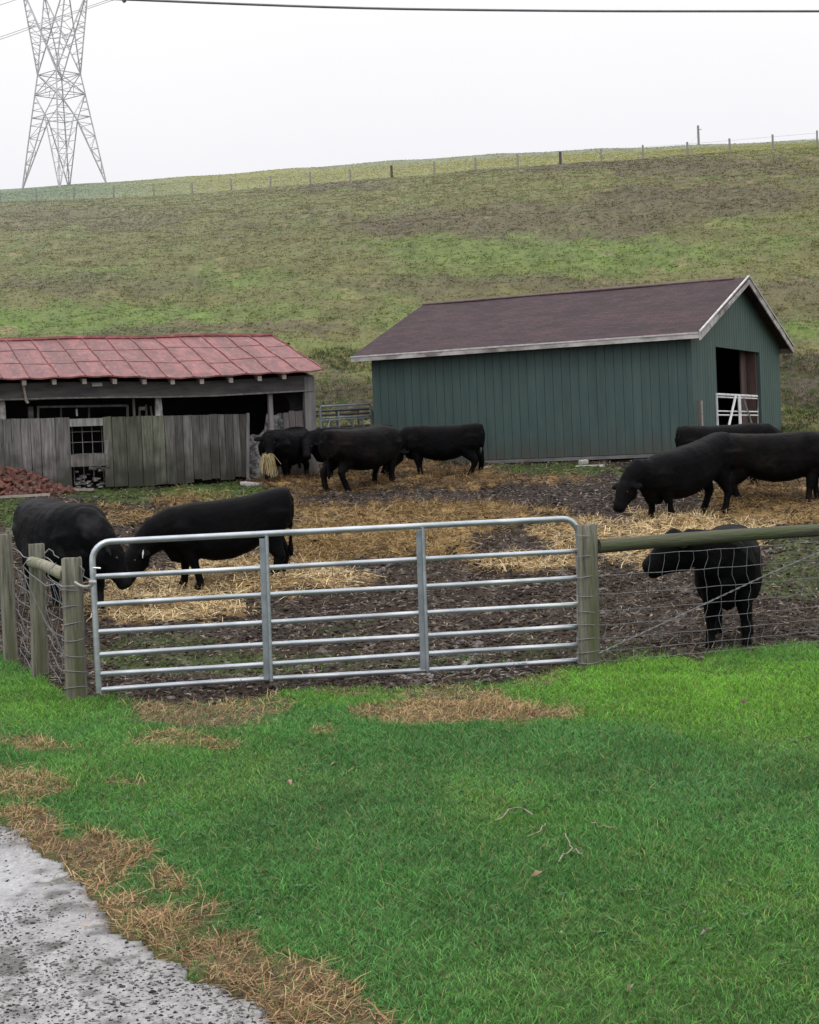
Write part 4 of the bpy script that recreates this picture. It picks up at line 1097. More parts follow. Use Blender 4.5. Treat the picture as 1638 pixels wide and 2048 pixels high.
    m.box(UL, g0u, 3.3, 3.36, -.4, 2.98); m.box(g1u, 0, 3.3, 3.36, -.4, 2.98); m.box(g0u, g1u, 3.3, 3.36, -.4, g0z); m.box(g0u, g1u, 3.3, 3.36, min(g1z, 2.9), 2.98)
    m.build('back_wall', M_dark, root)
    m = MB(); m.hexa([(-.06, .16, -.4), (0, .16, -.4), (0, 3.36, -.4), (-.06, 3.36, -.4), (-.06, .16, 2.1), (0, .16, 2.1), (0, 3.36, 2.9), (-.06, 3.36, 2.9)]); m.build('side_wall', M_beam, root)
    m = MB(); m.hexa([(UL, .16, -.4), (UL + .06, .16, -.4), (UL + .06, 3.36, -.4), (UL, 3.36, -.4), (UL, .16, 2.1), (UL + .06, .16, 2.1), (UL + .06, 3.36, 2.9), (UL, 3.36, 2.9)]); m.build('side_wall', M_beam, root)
    # things fixed inside the left bay
    def bar(name, mat, p0, p1, v, r, sq=True):
        a = sp(*p0, v); b = sp(*p1, v); m = MB()
        m.tube([(a[0], v, a[1]), (b[0], v, b[1])], r, 4 if sq else 8, square=sq); return m.build(name, mat, root)
    bar('inner_rail', M_board, (58, 799), (230, 789), .35, .035); bar('inner_rail', M_bpost, (230, 790), (310, 786), .35, .04)
    bar('inner_frame', M_bpost, (76, 814), (256, 811), .5, .03); bar('inner_frame', M_bpost, (76, 812), (76, 850), .5, .03); bar('inner_frame', M_bpost, (255, 811), (255, 850), .5, .03)
    bar('inner_frame', M_beam, (122, 813), (122, 850), .55, .025); bar('inner_frame', M_beam, (178, 813), (178, 850), .55, .025)
    bar('hook', M_trim, (153, 818), (154, 832), .3, .02, False)
    bar('inner_bracket', M_stone, (277, 817), (290, 817), .5, .05); bar('inner_bracket', M_bpost, (279, 818), (279, 850), .5, .03); bar('inner_bracket', M_bpost, (301, 812), (304, 834), .5, .025)
    a = sp(44, 757, -.1); b = sp(47, 772, -.1); c = sp(52, 800, -.1); d = sp(56, 806, -.1)
    m = MB(); m.tube([(a[0], -.1, a[1]), (b[0], -.1, b[1]), (c[0], -.1, c[1]), (d[0], -.08, d[1])], .028, 8); m.build('downspout', M_board, root, smooth=True)
    a = sp(184, 770, -.09); m = MB(); m.box(a[0], a[0] + .2, -.11, -.08, a[1] - .03, a[1] + .04); m.build('nameless_patch', M_stone, root).name = 'patch_board'
build_shed()

# bricks heaped against the plank wall
def build_bricks():
    meshes = []
    for k in range(5):
        m = MB(); l, w, h = .225, .105, .07
        if k == 3: l = .15
        if k == 4: l = .12
        p = []
        for zz in (-h / 2, h / 2):
            for sx, sy in ((-1, -1), (1, -1), (1, 1), (-1, 1)):
                p.append((sx * l / 2 + random.uniform(-.008, .008) + (random.uniform(-.03, .03) if k > 2 and sx > 0 else 0), sy * w / 2 + random.uniform(-.006, .006), zz + random.uniform(-.005, .005)))
        m.hexa(p); o = m.build('brick', M_brick if k % 2 == 0 else M_brickb, bevel=.008); meshes.append(o.data); bpy.data.objects.remove(o)
    items = []
    n = 0
    ur = sp(150, 970)[0]
    for k in range(270):
        u = random.uniform(-2.3, 0); v = random.uniform(-.72, -.06)
        env = .50 * (1 - float(sstep(.0, 1.0, (u + .95) / .95))) * (1 - .35 * float(sstep(1.6, 2.3, -u))) * (1 - max(0, (-v - .16) / .58) ** 1.2)
        if env < .02: env = .02; 
        if env < .03 and random.random() < .8: continue
        z = env * random.uniform(.62, 1.10) if random.random() < .75 else env * random.random()
        w = SO + Sa * (ur + u) + Sb * v
        g = G(w[0], w[1])
        o = bpy.data.objects.new('brick', random.choice(meshes)); C.objects.link(o)
        o.location = (w[0], w[1], g + max(z - .02, .03))
        o.rotation_euler = (random.gauss(0, .7), random.gauss(0, .75), random.uniform(0, 2 * PI))
        tag(o, 'red brown brick in the loose heap against the plank wall', 'brick', 'bricks heaped against the plank wall'); n += 1
    for (pa, pb, lab, dz, mat) in (((-40, 990), (188, 985), 'long thin pale board lying at the foot of the brick heap', .06, M_board), ((-60, 1003), (100, 994), 'thin pale board lying nearest, in front of the brick heap', .05, M_board), ((-30, 1008), (186, 995), 'dark plank under the pale boards by the brick heap', .02, M_beam)):
        a = gp(*pa); b = gp(*pb)
        m = MB(); m.tube([(0, 0, dz), tuple(b - a + np.array([0, 0, dz]))], .035, 4, square=True)
        tag(m.build('board', mat, loc=a), lab, 'board')
build_bricks()

# ------------------------------------------------------------------ pipe gates between the buildings
def yard_gate(name, lab, pl, pr, depth_l, depth_r, rails, diag, mat, r=.022):
    a = at(*pl, depth_l); b = at(*pr, depth_r); base = G(a[0], a[1]); L = b - a; L[2] = 0
    g = empty(name, (a[0], a[1], base)); tag(g, lab, 'gate')
    zt = a[2] - base; zt2 = b[2] - base
    f = lambda t, z: (L[0] * t, L[1] * t, z + (zt2 - zt) * t)
    m = MB(); m.tube([f(0, .05), f(0, zt - .08), f(.02, zt), f(.98, zt), f(1, zt - .08), f(1, .05), f(0, .05)], r * 1.2, 6); m.build('frame', mat, g, smooth=True)
    for z in rails:
        m = MB(); m.tube([f(0, zt * z), f(1, zt * z)], r, 6); m.build('rail', mat, g, smooth=True)
    for (t0, z0, t1, z1) in diag:
        m = MB(); m.tube([f(t0, zt * z0), f(t1, zt * z1)], r, 6); m.build('brace', mat, g, smooth=True)
yard_gate('pipe_gate', 'dull grey pipe gate closing the gap between shed and green barn', (640, 813), (741, 808), 39.5, 41.0, (.80, .76, .58, .36, .18), ((.18, .78, .02, .3), (.35, .9, .35, .05), (.55, .8, .78, .3), (.78, .8, .96, .3)), M_galvdark)
yard_gate('cattle_gate', 'second darker cattle gate close behind the grey pipe gate', (600, 824), (744, 817), 41.6, 42.6, (.9, .62, .4, .2), ((.5, 0, .5, 1), (.8, 0, .8, 1)), M_beam, .03)

# ------------------------------------------------------------------ field gate
GL_B = at(198, 1380, 14.9); GR_B = at(1160, 1320, 16.12); GL_T = at(183, 1085, 14.9); GR_T = at(1157, 1036, 16.12)
def build_gate():
    base = np.array([GL_B[0], GL_B[1], G(GL_B[0], GL_B[1])])
    root = empty('field_gate', base); tag(root, 'long galvanised tube field gate with seven bars across the opening', 'gate')
    def f(s, t):   # s along, t up
        b = GL_B + (GR_B - GL_B) * s; tp = GL_T + (GR_T - GL_T) * s
        return tuple(b + (tp - b) * t - base)
    L = np.linalg.norm(GR_B - GL_B); H = GL_T[2] - GL_B[2]
    r = .0275; cr = .16
    arc = []
    for k in range(7):
        an = PI / 2 * k / 6; arc.append(f(cr / L * (1 - math.cos(an)), 1 - cr / H * (1 - math.sin(an))))
    arc2 = []
    for k in range(7):
        an = PI / 2 * k / 6; arc2.append(f(1 - cr / L * (1 - math.sin(an)), 1 - cr / H * (1 - math.cos(an))))
    m = MB(); m.tube([f(0, -.02)] + arc + arc2 + [f(1, -.02)], r, 12); m.build('frame', M_galv, root, smooth=True)
    fr = [0, .107, .238, .393, .580, .768]
    bows = [.006, -.004, .004, -.003, .003, -.002]
    for t, bo in zip(fr, bows):
        m = MB(); m.tube([tuple(np.array(f(s, t)) + np.array([0, -.0, bo * math.sin(PI * s * 2)])) for s in np.linspace(0, 1, 9)], .0235, 10); m.build('rail', M_galv, root, smooth=True)
    d = (GR_B - GL_B) / L; nrm = np.array([d[1], -d[0], 0])
    if nrm[1] > 0: nrm = -nrm
    for px_t, px_b in ((532, 541), (844, 853)):
        # find s for that pixel at mid height
        ss = np.linspace(0, 1, 2001)
        def s_of(px, t):
            P = np.array([np.array(f(s, t)) + base for s in ss]); q, _ = proj(P); return ss[np.argmin(abs(q - px))]
        st, sb = s_of(px_t, .97), s_of(px_b, .03)
        o = nrm * .030
        m = MB()
        m.tube([np.array(f(sb, -.01)) + o, np.array(f(st, .985)) + o], .017, 8); m.build('brace', M_galv, root, smooth=True)
        m = MB(); w = .052
        def q(s, t, k): return tuple(np.array(f(s, t)) + nrm * .027 + d * k)
        a0, a1 = q(sb, 0.01, -w - .012), q(sb, .01, -.012); b0, b1 = q(st, .97, -w - .012), q(st, .97, -.012)
        e = nrm * .006
        m.hexa([a0, a1, tuple(np.array(a1) - e), tuple(np.array(a0) - e), b0, b1, tuple(np.array(b1) - e), tuple(np.array(b0) - e)])
        m.build('brace_plate', M_galvdark, root)
    for t in (.12, .86):
        m = MB(); m.tube([np.array(f(.998, t)), np.array(f(1.0, t)) + d * .10 - np.array([0, 0, 0])], .014, 8); m.tube([np.array(f(1, t)) - np.array([0, 0, .05]), np.array(f(1, t)) + np.array([0, 0, .05])], .033, 10)
        m.build('hinge', M_galvdark, root, smooth=True)
    m = MB(); c0 = np.array(f(0, .72)); c1 = at(150, 1163, 14.9) - base
    pts = [c0 + (c1 - c0) * s + np.array([0, -.03, -.03 * math.sin(PI * s)]) for s in np.linspace(0, 1, 7)]
    m.tube(pts, .011, 6); m.tube([c0 + np.array([-.03, -.035, .02]), c0 + np.array([.03, -.035, .015])], .02, 6)
    m.build('latch_chain', M_trim, root)
    m = MB(); m.tube([np.array(f(.0, .83)) + nrm * .02, np.array(f(.014, .825)) + nrm * .05], .008, 6); m.build('latch_pin', M_galv, root)
build_gate()

# ------------------------------------------------------------------ fence posts, rails and wire
def fence_post(top_px, base_px, depth, r, lab, dark=.0, mat=None):
    t = at(*top_px, depth); b = at(*base_px, depth); b[2] = G(b[0], b[1]) - .25
    m = MB(); n = 9; pts = []; rs = []
    for k in range(n):
        s = k / (n - 1); p = b + (t - b) * s; pts.append(p - b + np.array([0, 0, 0])); rs.append(r * (1.06 - .10 * s) * random.uniform(.985, 1.015))
    pts += [pts[-1] + np.array([0, 0, .008])]; rs += [r * .88]
    n_ = 30; m.tube(pts, rs, n_)
    q = np.array(m.v); k = np.arange(len(q)); an = (k % n_) * 2 * PI / n_
    d = (fbm(np.cos(an) * 5 + top_px[0], np.sin(an) * 5 + q[:, 2] * .5, 3) - .5) * .022 + (fbm(np.cos(an) * 1.2 + 7, np.sin(an) * 1.2 + q[:, 2] * 1.5 + top_px[0], 2) - .5) * .02
    q[:, 0] += np.cos(an) * d; q[:, 1] += np.sin(an) * d; q[:, 2] += (k // n_ >= n - 1) * (fbm(np.cos(an) * 2 + top_px[0], np.sin(an) * 2, 2) - .5) * .02
    m.v = [tuple(p) for p in q]
    o = m.build('fence_post', mat or M_post, smooth=True, loc=b); tag(o, lab, 'fence post'); return b, t
PC = gp(152, 1402)[1]; PB = gp(82, 1358)[1]; PA = gp(22, 1325)[1]
postC = fence_post((143, 1117), (153, 1400), PC, .091, 'thick round mossy post nearest the latch end of the gate')
postB = fence_post((73, 1089), (80, 1356), PB, .079, 'weathered round post second from the left with a rail butting it')
postA = fence_post((9, 1070), (22, 1322), PA, .073, 'weathered round post at the very left edge of the photo')
postD = fence_post((1174, 1051), (1178, 1333), 16.06, .098, 'thick round weathered post at the hinge end of the gate')
PE = 17.25
postE = fence_post((1712, 1036), (1714, 1290), PE, .095, 'round fence post holding the far right end of the top rail')
postZ = fence_post((-150, 1010), (-138, 1235), 20.4, .073, 'round fence post beyond the left edge, next along the wire')
def rail(p0, p1, r0, r1, lab, mat):
    p0 = np.array(p0); p1 = np.array(p1); L = np.linalg.norm(p1 - p0)
    m = MB(); n = 12; pts = []; rs = []
    for k in range(n):
        s = k / (n - 1); pts.append((L * s, .006 * math.sin(3 * s + 1), .012 * math.sin(PI * s))); rs.append((r0 + (r1 - r0) * s) * random.uniform(.985, 1.015))
    pts = [(-.006, 0, 0)] + pts + [(L + .006, 0, 0)]; rs = [r0 * .86] + rs + [r1 * .86]
    m.tube(pts, rs, 14)
    o = m.build('fence_rail', mat, smooth=True, loc=p0)
    d = Vector(tuple(p1 - p0)).normalized(); o.rotation_euler = (0, -math.asin(d.z), math.atan2(d.y, d.x))
    tag(o, lab, 'fence rail'); return o
RD0 = at(1196, 1093, 16.08); RD1 = at(1706, 1056.5, PE)
rail(RD0, RD1, .066, .060, 'long round mossy green rail running right from the hinge post', M_rail)
rail(at(62, 1124, PB - .09), at(127, 1149, PC + .02), .052, .055, 'short pale round rail between the two left posts', M_rail_pale)

def build_wire_fence():
    D = np.array([postD[0][0], postD[0][1] - .0, 0]); E = np.array([postE[0][0], postE[0][1], 0])
    d = (E - D); L = np.linalg.norm(d); d /= L
    hs = [at(1440, y, 16.66)[2] for y in (1094, 1131, 1167, 1199, 1226, 1252, 1276, 1296)]
    root = empty('wire_fence', (D[0], D[1], 0)); tag(root, 'square mesh stock wire stretched below the mossy rail on the right', 'wire fence')
    off = np.array([0, -.10, 0])
    sagf = lambda s, z: -.012 * math.sin(PI * s) * 1
    for z in hs:
        pts = [d * L * s + off + np.array([0, .006 * math.sin(60 * s), z + sagf(s, z) + .003 * math.sin(43 * s)]) for s in np.linspace(0, 1, 40)]
        m = MB(); m.tube(pts, .0029, 5); m.build('line_wire', M_wire, root)
    n = int(L / .157)
    for k in range(1, n):
        x0 = k * .157
        pts = []
        for i, z in enumerate(hs):
            w = .022 * math.sin(i * 2.1 + k * .3) + .03 * (1 - i / 7)
            pts.append(d * (x0 + w) + off + np.array([0, 0, z + sagf(x0 / L, z)]))
            if i < 7: pts.append(d * (x0 + w + .008 * math.sin(i + k)) + off + np.array([0, 0, (z + hs[i + 1]) / 2]))
        m = MB(); m.tube(pts, .002, 4); m.build('stay_wire', M_wire, root)
    for z in hs + [1.22]:
        m = MB(); m.tube([(.105 * math.cos(a), .105 * math.sin(a), z + .012 * math.sin(a + z * 9)) for a in np.linspace(PI * .9, 2.1 * PI, 16)], .0035, 5); m.build('wire_wrap', M_wiredark, root)
    m = MB()
    a = at(1197, 1306, 16.0) - np.array([D[0], D[1], 0]); b = at(1533, 1149, 16.72) - np.array([D[0], D[1], 0]); c = at(1716, 1070, 17.15) - np.array([D[0], D[1], 0])
    for ph in (0, PI):
        pts = []
        for s in np.linspace(0, 1, 70):
            p = a + (b - a) * (s / .65) if s < .65 else b + (c - b) * ((s - .65) / .35)
            an = s * 120 + ph; pts.append(p + np.array([0, math.cos(an) * .006 - .03, math.sin(an) * .006]))
        m.tube(pts, .0042, 5)
    m.build('brace_wire', M_wire, root)
    # left run
    P3 = [np.array([q[0][0], q[0][1], 0]) for q in (postC, postB, postA, postZ)]
    root = empty('wire_fence', tuple(P3[0])); tag(root, 'slack stock wire strung between the three weathered posts on the left', 'wire fence')
    zs = [1.17, .98, .84, .70, .56, .42, .28, .14]
    offs = np.array([.075, .03, 0])
    for i, z in enumerate(zs):
        pts = []
        for a, b in zip(P3[:-1], P3[1:]):
            for s in np.linspace(0, 1, 14)[:-1]:
                p = a + (b - a) * s - P3[0] + offs
                g = G(*(a + (b - a) * s)[:2])
                pts.append(p + np.array([.02 * math.sin(9 * s + i), 0, z + g - (.05 + .012 * i) * math.sin(PI * s)]))
        m = MB(); m.tube(pts, .0042 if i else .006, 5); m.build('line_wire', M_wire, root)
    for a, b in zip(P3[:-1], P3[1:]):
        Lr = np.linalg.norm(b - a); n = int(Lr / .2)
        for k in range(1, n):
            s = k / n; p = a + (b - a) * s - P3[0] + offs; g = G(*(a + (b - a) * s)[:2])
            m = MB(); m.tube([p + np.array([.03 * math.sin(j * 2 + k), 0, z + g - (.05 + .012 * j) * math.sin(PI * s)]) for j, z in enumerate(zs[1:])], .0026, 4); m.build('stay_wire', M_wiredark, root)
    # loops of tie wire round the rail and posts
    rr = P3[0]
    for (pts_px, dep, r) in (([(150, 1172), (124, 1173), (110, 1168), (92, 1172), (60, 1148), (46, 1132), (52, 1124), (62, 1120)], PC - .12, .0055),
                             ([(46, 1130), (48, 1150), (56, 1170), (92, 1247), (115, 1280), (132, 1320)], PC - .10, .0055),
                             ([(124, 1172), (104, 1160), (96, 1152), (98, 1140), (108, 1132), (112, 1126)], PC - .11, .005),
                             ([(90, 1106), (98, 1098), (106, 1103), (108, 1110), (118, 1116)], PC + .1, .006),
                             ([(160, 1132), (168, 1140), (166, 1152), (176, 1158), (184, 1164)], PC - .05, .006)):
        m = MB(); m.tube([at(px, py, dep) - rr for px, py in pts_px], r, 6); m.build('tie_wire', M_wire, root, smooth=True)
    for z in zs[1:]:
        m = MB(); m.tube([(.097 * math.cos(a), .097 * math.sin(a), z + .0 + .012 * math.sin(a * 1.3 + z * 9)) for a in np.linspace(PI * .95, 2.05 * PI, 16)], .0038, 5); m.build('wire_wrap', M_wiredark, root)
build_wire_fence()

# ------------------------------------------------------------------ hilltop fence
def build_hill_fence():
    prev = None; tops = [(376 - 8.5 * 0, 0)]
    HT = {73: 376, 148: 374, 227: 371, 308: 367, 385: 365, 463: 357, 541: 352, 621: 344, 701: 338, 784: 331, 868: 323, 951: 315, 1036: 308, 1121: 303, 1203: 297, 1286: 290, 1375: 284, 1460: 277, 1546: 269, 1634: 261, 0: 381, -90: 386, 1722: 255}
    tips = []
    for px, py in FENCE_PX:
        d = fence_depth(px); b = at(px, py, d); t = at(px - .8 + random.uniform(-1, 1), HT[px], d)
        g = G(b[0], b[1]); b[2] = g - .35
        r = {784: .105, 1121: .115}.get(px, .085) * random.uniform(.9, 1.15)
        m = MB(); m.tube([(0, 0, 0), tuple((t - b) * .5), tuple(t - b)], [r, r * .95, r * .9], 8)
        o = m.build('hill_fence_post', M_beam if px in (784, 1121) else M_pole, smooth=True, loc=b)
        lab = {784: 'darker post in the hilltop fence, left of the middle', 1121: 'darkest post in the hilltop fence, right of the middle'}.get(px, 'thin grey wooden post in the line of fence along the hilltop')
        tag(o, lab, 'fence post', 'posts of the hilltop fence' if px not in (784, 1121) else None)
        tips.append((b, t))
    root = empty('hill_wire', tips[0][0]); tag(root, 'thin wires joining the posts along the hilltop', 'wire fence')
    for f in (.35, .62, .88):
        m = MB(); m.tube([b + (t - b) * f - tips[0][0] for b, t in tips], .010, 4); m.build('line_wire', M_line, root)
build_hill_fence()

# ------------------------------------------------------------------ pylon
def build_pylon():
    dep = 228.0; k = dep / F_PX
    cpx = 129.0
    ctr = at(cpx, 376, dep); zb = ctr[2]
    root = empty('pylon', (ctr[0], ctr[1], zb)); tag(root, 'tall grey steel lattice pylon standing on the crest of the hill', 'pylon')
    ang = math.radians(4)
    def corner(i, h):
        if h <= 14.6: hd = 5.45 + (2.75 - 5.45) * h / 14.6
        else: hd = None
        if hd is not None:
            a = [PI, -PI / 2, 0, PI / 2][i] + ang
            return Vector((hd * math.cos(a), hd * math.sin(a), h))
        t = (h - 14.6) / 10.4
        w = [Vector((-2.75, -.19, 0)), Vector((.19, -2.75, 0)), Vector((2.75, .19, 0)), Vector((-.19, 2.75, 0))][i]
        u = [Vector((-4.0, -1.0, 0)), Vector((2.1, -3.64, 0)), Vector((4.0, 1.0, 0)), Vector((-2.0, 3.64, 0))][i]
        p = w + (u - w) * t; p.z = h; return p
    R1, R2, R3 = .095, .062, .042
    tilt = ROLL
    A, B, Wt, T = 9.1, 12.0, 14.6, 25.0
    LV = [0, A, B, Wt]
    # four lattice legs up to the first belt
    for i in range(4):
        m = MB(); c0 = corner(i, 0); gz = G(ctr[0] + c0.x, ctr[1] + c0.y) - zb
        foot = Vector((c0.x, c0.y, gz - .3)); cA = corner(i, A)
        m.tube([foot, cA], R1, 6)
        for j in ((i + 1) % 4, (i - 1) % 4):
            mid = (corner(i, A) + corner(j, A)) / 2
            m.tube([foot, mid], R1 * .9, 6)
            n = 5; prevp = None
            for q in range(1, n + 1):
                s = q / (n + .6)
                a = foot + (cA - foot) * s; b = foot + (mid - foot) * s
                m.tube([a, b], R3, 4)
                if q > 1:
                    pa = foot + (cA - foot) * ((q - 1) / (n + .6)); pb = foot + (mid - foot) * ((q - 1) / (n + .6))
                    m.tube([pa, b] if q % 2 else [pb, a], R3, 4)
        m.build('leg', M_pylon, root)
    m = MB()
    for i in range(4):
        j = (i + 1) % 4
        m.tube([corner(i, A), corner(j, A)], R2, 6)
        m.tube([corner(i, B), corner(j, B)], R2, 6); m.tube([corner(i, Wt), corner(j, Wt)], R2, 6)
        m.tube([corner(i, A), corner(i, B), corner(i, Wt)], R1, 6)
        mA = (corner(i, A) + corner(j, A)) / 2; mB = (corner(i, B) + corner(j, B)) / 2
        m.tube([mA, corner(i, B)], R2, 6); m.tube([mA, corner(j, B)], R2, 6)
        m.tube([corner(i, B), corner(j, Wt)], R2, 6); m.tube([corner(j, B), corner(i, Wt)], R2, 6)
        for s in (.33, .66):
            pa = corner(i, A + (B - A) * s); q = mA + (corner(i, B) - mA) * s; m.tube([pa, q], R3, 4)
            pb = corner(j, A + (B - A) * s); q = mA + (corner(j, B) - mA) * s; m.tube([pb, q], R3, 4)
        mm = (corner(i, Wt) + corner(j, Wt)) / 2; xx = (corner(i, B) + corner(j, Wt)) / 2
        m.tube([mB, xx], R3, 4); m.tube([corner(i, (B + Wt) / 2), corner(j, (B + Wt) / 2)], R3, 4)
    m.tube([corner(0, A), corner(2, A)], R3, 4); m.tube([corner(1, A), corner(3, A)], R3, 4)
    m.tube([corner(0, B), corner(2, B)], R3, 4); m.tube([corner(0, Wt), corner(2, Wt)], R3, 4); m.tube([corner(1, Wt), corner(3, Wt)], R3, 4)
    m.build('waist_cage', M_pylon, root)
    m = MB(); H2 = 31.0
    for i in range(4):
        j = (i + 1) % 4
        m.tube([corner(i, Wt), corner(i, H2)], R1, 6)
        h1 = 20.4
        m.tube([corner(i, Wt), corner(j, T + .8)], R1 * .95, 6); m.tube([corner(j, Wt), corner(i, T + .8)], R1 * .95, 6)
        m.tube([corner(i, T + .8), corner(j, T + .8)], R2, 6); m.tube([corner(i, H2), corner(j, H2)], R2, 6)
        m.tube([corner(i, T + .8), corner(j, H2)], R2, 6); m.tube([corner(j, T + .8), corner(i, H2)], R2, 6)
        for s in (.12, .24, .36, .48, .60, .72, .84):
            h = Wt + (T + .8 - Wt) * s
            a = corner(i, Wt) + (corner(j, T + .8) - corner(i, Wt)) * s; b = corner(j, Wt) + (corner(i, T + .8) - corner(j, Wt)) * s
            if s < .5: m.tube([corner(i, h), a], R3, 4); m.tube([corner(j, h), b], R3, 4); m.tube([corner(i, h + .9), a], R3, 4); m.tube([corner(j, h + .9), b], R3, 4)
            else: m.tube([corner(j, h), a], R3, 4); m.tube([corner(i, h), b], R3, 4); m.tube([corner(j, h - .9), a], R3, 4); m.tube([corner(i, h - .9), b], R3, 4)
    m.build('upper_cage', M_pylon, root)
    m = MB()
    for y in (-1.6, 1.6):
        m.tube([(-13, 0, H2 + .6), (13, 0, H2 + .6)], R2, 6)
        m.tube([(-13, 0, H2 + .6), (-4, y, H2 + 2.2), (4, y, H2 + 2.2), (13, 0, H2 + .6)], R2, 6)
        m.tube([(-13, 0, H2 + .6), (-4, y, H2), (4, y, H2), (13, 0, H2 + .6)], R2, 6)
        for x in np.linspace(-11, 11, 12): m.tube([(x, y * (1 - abs(x) / 14), H2 + .1), (x + 1, y * (1 - abs(x) / 14), H2 + 1.9 - abs(x) * .1)], R3, 4)
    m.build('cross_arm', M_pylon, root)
build_pylon()

def wire(name, pts, r, mat, lab, cat, group=None):
    b = np.array(pts[0]); m = MB(); m.tube([np.array(p) - b for p in pts], r, 6)
    o = m.build(name, mat, smooth=True, loc=b); tag(o, lab, cat, group); return o
def px_line(knots, dep, n=30):
    xs = np.linspace(knots[0][0], knots[-1][0], n); f = pchip(*zip(*knots))
    return [at(x, float(f(np.array([x]))[0]), dep) for x in xs]
cab = wire('overhead_cable', px_line([(-700, -52), (240, -1.5), (870, 19), (1320, 22.5), (1638, 22.5), (2400, 8)], 34, 40), .0235, M_cable, 'dark overhead cable crossing the top of the sky near the viewer', 'cable')
p = at(245, -.5, 34) - np.array(cab.location); q = at(252, .2, 34) - np.array(cab.location)
m = MB(); m.tube([p, (p + q) / 2 + np.array([0, 0, -.01]), q], [.03, .055, .03], 8); m.build('splice', M_cable, cab, smooth=True)
for i, (pts, lab) in enumerate((([(-320, 178), (0, 74), (110, 36), (215, 0), (520, -104)], 'upper of two close power lines slanting past the pylon'), ([(-320, 184), (0, 79), (110, 40), (215, 4), (520, -100)], 'lower of two close power lines slanting past the pylon'),
                              ([(-320, 116), (0, 10), (36, -2), (300, -86)], 'short power line in the extreme upper left corner of the sky'))):
    wire('power_line', px_line(pts, 262, 16), .045, M_line, lab, 'power line', 'power lines at the pylon')
# far pole behind the crest
dp = 246.0
t = at(1396, 251, dp); g = G(t[0], t[1])
m = MB(); m.tube([(0, 0, g - 1 - t[2]), (0, 0, 0)], [.19, .16], 8); m.tube([(.0, 0, -.6), (.5, -.05, -.55)], .05, 5)
pole = m.build('utility_pole', M_pole, smooth=True, loc=t); tag(pole, 'lone utility pole showing above the hill crest on the right', 'utility pole')
e = at(1371, 296, dp - 20); m = MB(); m.tube([(-.05, 0, -1.4), tuple(e - t)], .022, 4); m.build('guy_wire', M_line, pole)

# ------------------------------------------------------------------ small litter on the lawn
def leaf(px, py, s, mat, lab, rz):
    P = gp(px, py); m = MB(); s *= .8
    v = [(-s, 0, .006), (-s * .3, s * .45, .03), (s * .5, s * .42, .02), (s, 0, .035), (s * .4, -s * .45, .045), (-s * .4, -s * .4, .02), (0, 0, .012)]
    f = [(0, 6, 1), (1, 6, 2), (2, 6, 3), (3, 6, 4), (4, 6, 5), (5, 6, 0)]
    v2 = [(a, b, c + .003) for a, b, c in v]
    m.add(v + v2, f + [tuple(i + 7 for i in reversed(q)) for q in f] + [(i, (i + 1) % 6, (i + 1) % 6 + 7, i + 7) for i in range(6)])
    o = m.build('fallen_leaf', mat, loc=(P[0], P[1], P[2] + .035)); o.rotation_euler = (.35, .1, rz); tag(o, lab, 'leaf')
leaf(1076, 1770, .045, M_leaf, 'curled tan leaf in the grass below the forked twigs', .4)
leaf(668, 1546, .042, M_twig, 'pale torn leaf lying on the lawn left of centre', -.3)
leaf(1487, 1417, .065, M_leafd, 'dark brown leaf on the bright lawn below the right fence', 1.1)
leaf(578, 1584, .035, M_leaf, 'small tan leaf just below the pale torn leaf', 2.0)
leaf(1408, 1891, .022, M_stone, 'small white leaf fragment low on the right of the lawn', .1)
leaf(1258, 2004, .022, M_twig, 'small pale leaf scrap near the bottom edge of the lawn', .8)
def twig(pp, r, lab, up=.05):
    P = [gp(*q) for q in pp[0]]; b = P[0]
    m = MB()
    for br in pp:
        q2 = []
        for (ax, ay), (bx, by) in zip(br[:-1], br[1:]):
            q2 += [(ax, ay), (ax + (bx - ax) * .35 + random.uniform(-3, 3), ay + (by - ay) * .35 + random.uniform(-2.5, 2.5)), (ax + (bx - ax) * .7 + random.uniform(-3, 3), ay + (by - ay) * .7 + random.uniform(-2.5, 2.5))]
        br = q2 + [br[-1]]
        m.tube([gp(*q) - b + np.array([0, 0, up * random.uniform(.55, 1.0)]) for q in br], r * .8, 5)
    tag(m.build('twig', M_twig, loc=b), lab, 'twig')
twig([[(1118, 1738), (1146, 1715), (1140, 1698), (1126, 1680)], [(1146, 1715), (1165, 1726)]], .0045, 'pale forked twig on the middle of the lawn')
twig([[(992, 1662), (1018, 1640), (1042, 1630), (1066, 1642)]], .005, 'bent greenish stem lying up left of the forked twig', .06)
twig([[(1055, 1688), (1082, 1680), (1092, 1660)]], .0038, 'thin curved twig between the bent stem and forked twig')
twig([[(1180, 1658), (1196, 1667), (1232, 1666)]], .0038, 'thin straight twig up right of the forked twig')

# ------------------------------------------------------------------ cattle
def ring(c, u, v, ru, rv, n=18, e=2.3, drop=0):
    out = []
    for k in range(n):
        a = 2 * PI * k / n; ca, sa = math.cos(a), math.sin(a)
        x = math.copysign(abs(ca) ** (2 / e), ca); y = math.copysign(abs(sa) ** (2 / e), sa)
        out.append(c + u * (x * ru * (1 + drop * max(0, -y))) + v * (y * rv))
    return out

def loft(m, rings):
    n = len(rings[0]); v = [p for r in rings for p in r]; f = []
    for i in range(len(rings) - 1):
        for k in range(n):
            a = i * n + k; b = i * n + (k + 1) % n; f.append((a, b, b + n, a + n))
    f.append(tuple(range(n - 1, -1, -1))); f.append(tuple(range((len(rings) - 1) * n, len(rings) * n)))
    m.add(v, f)

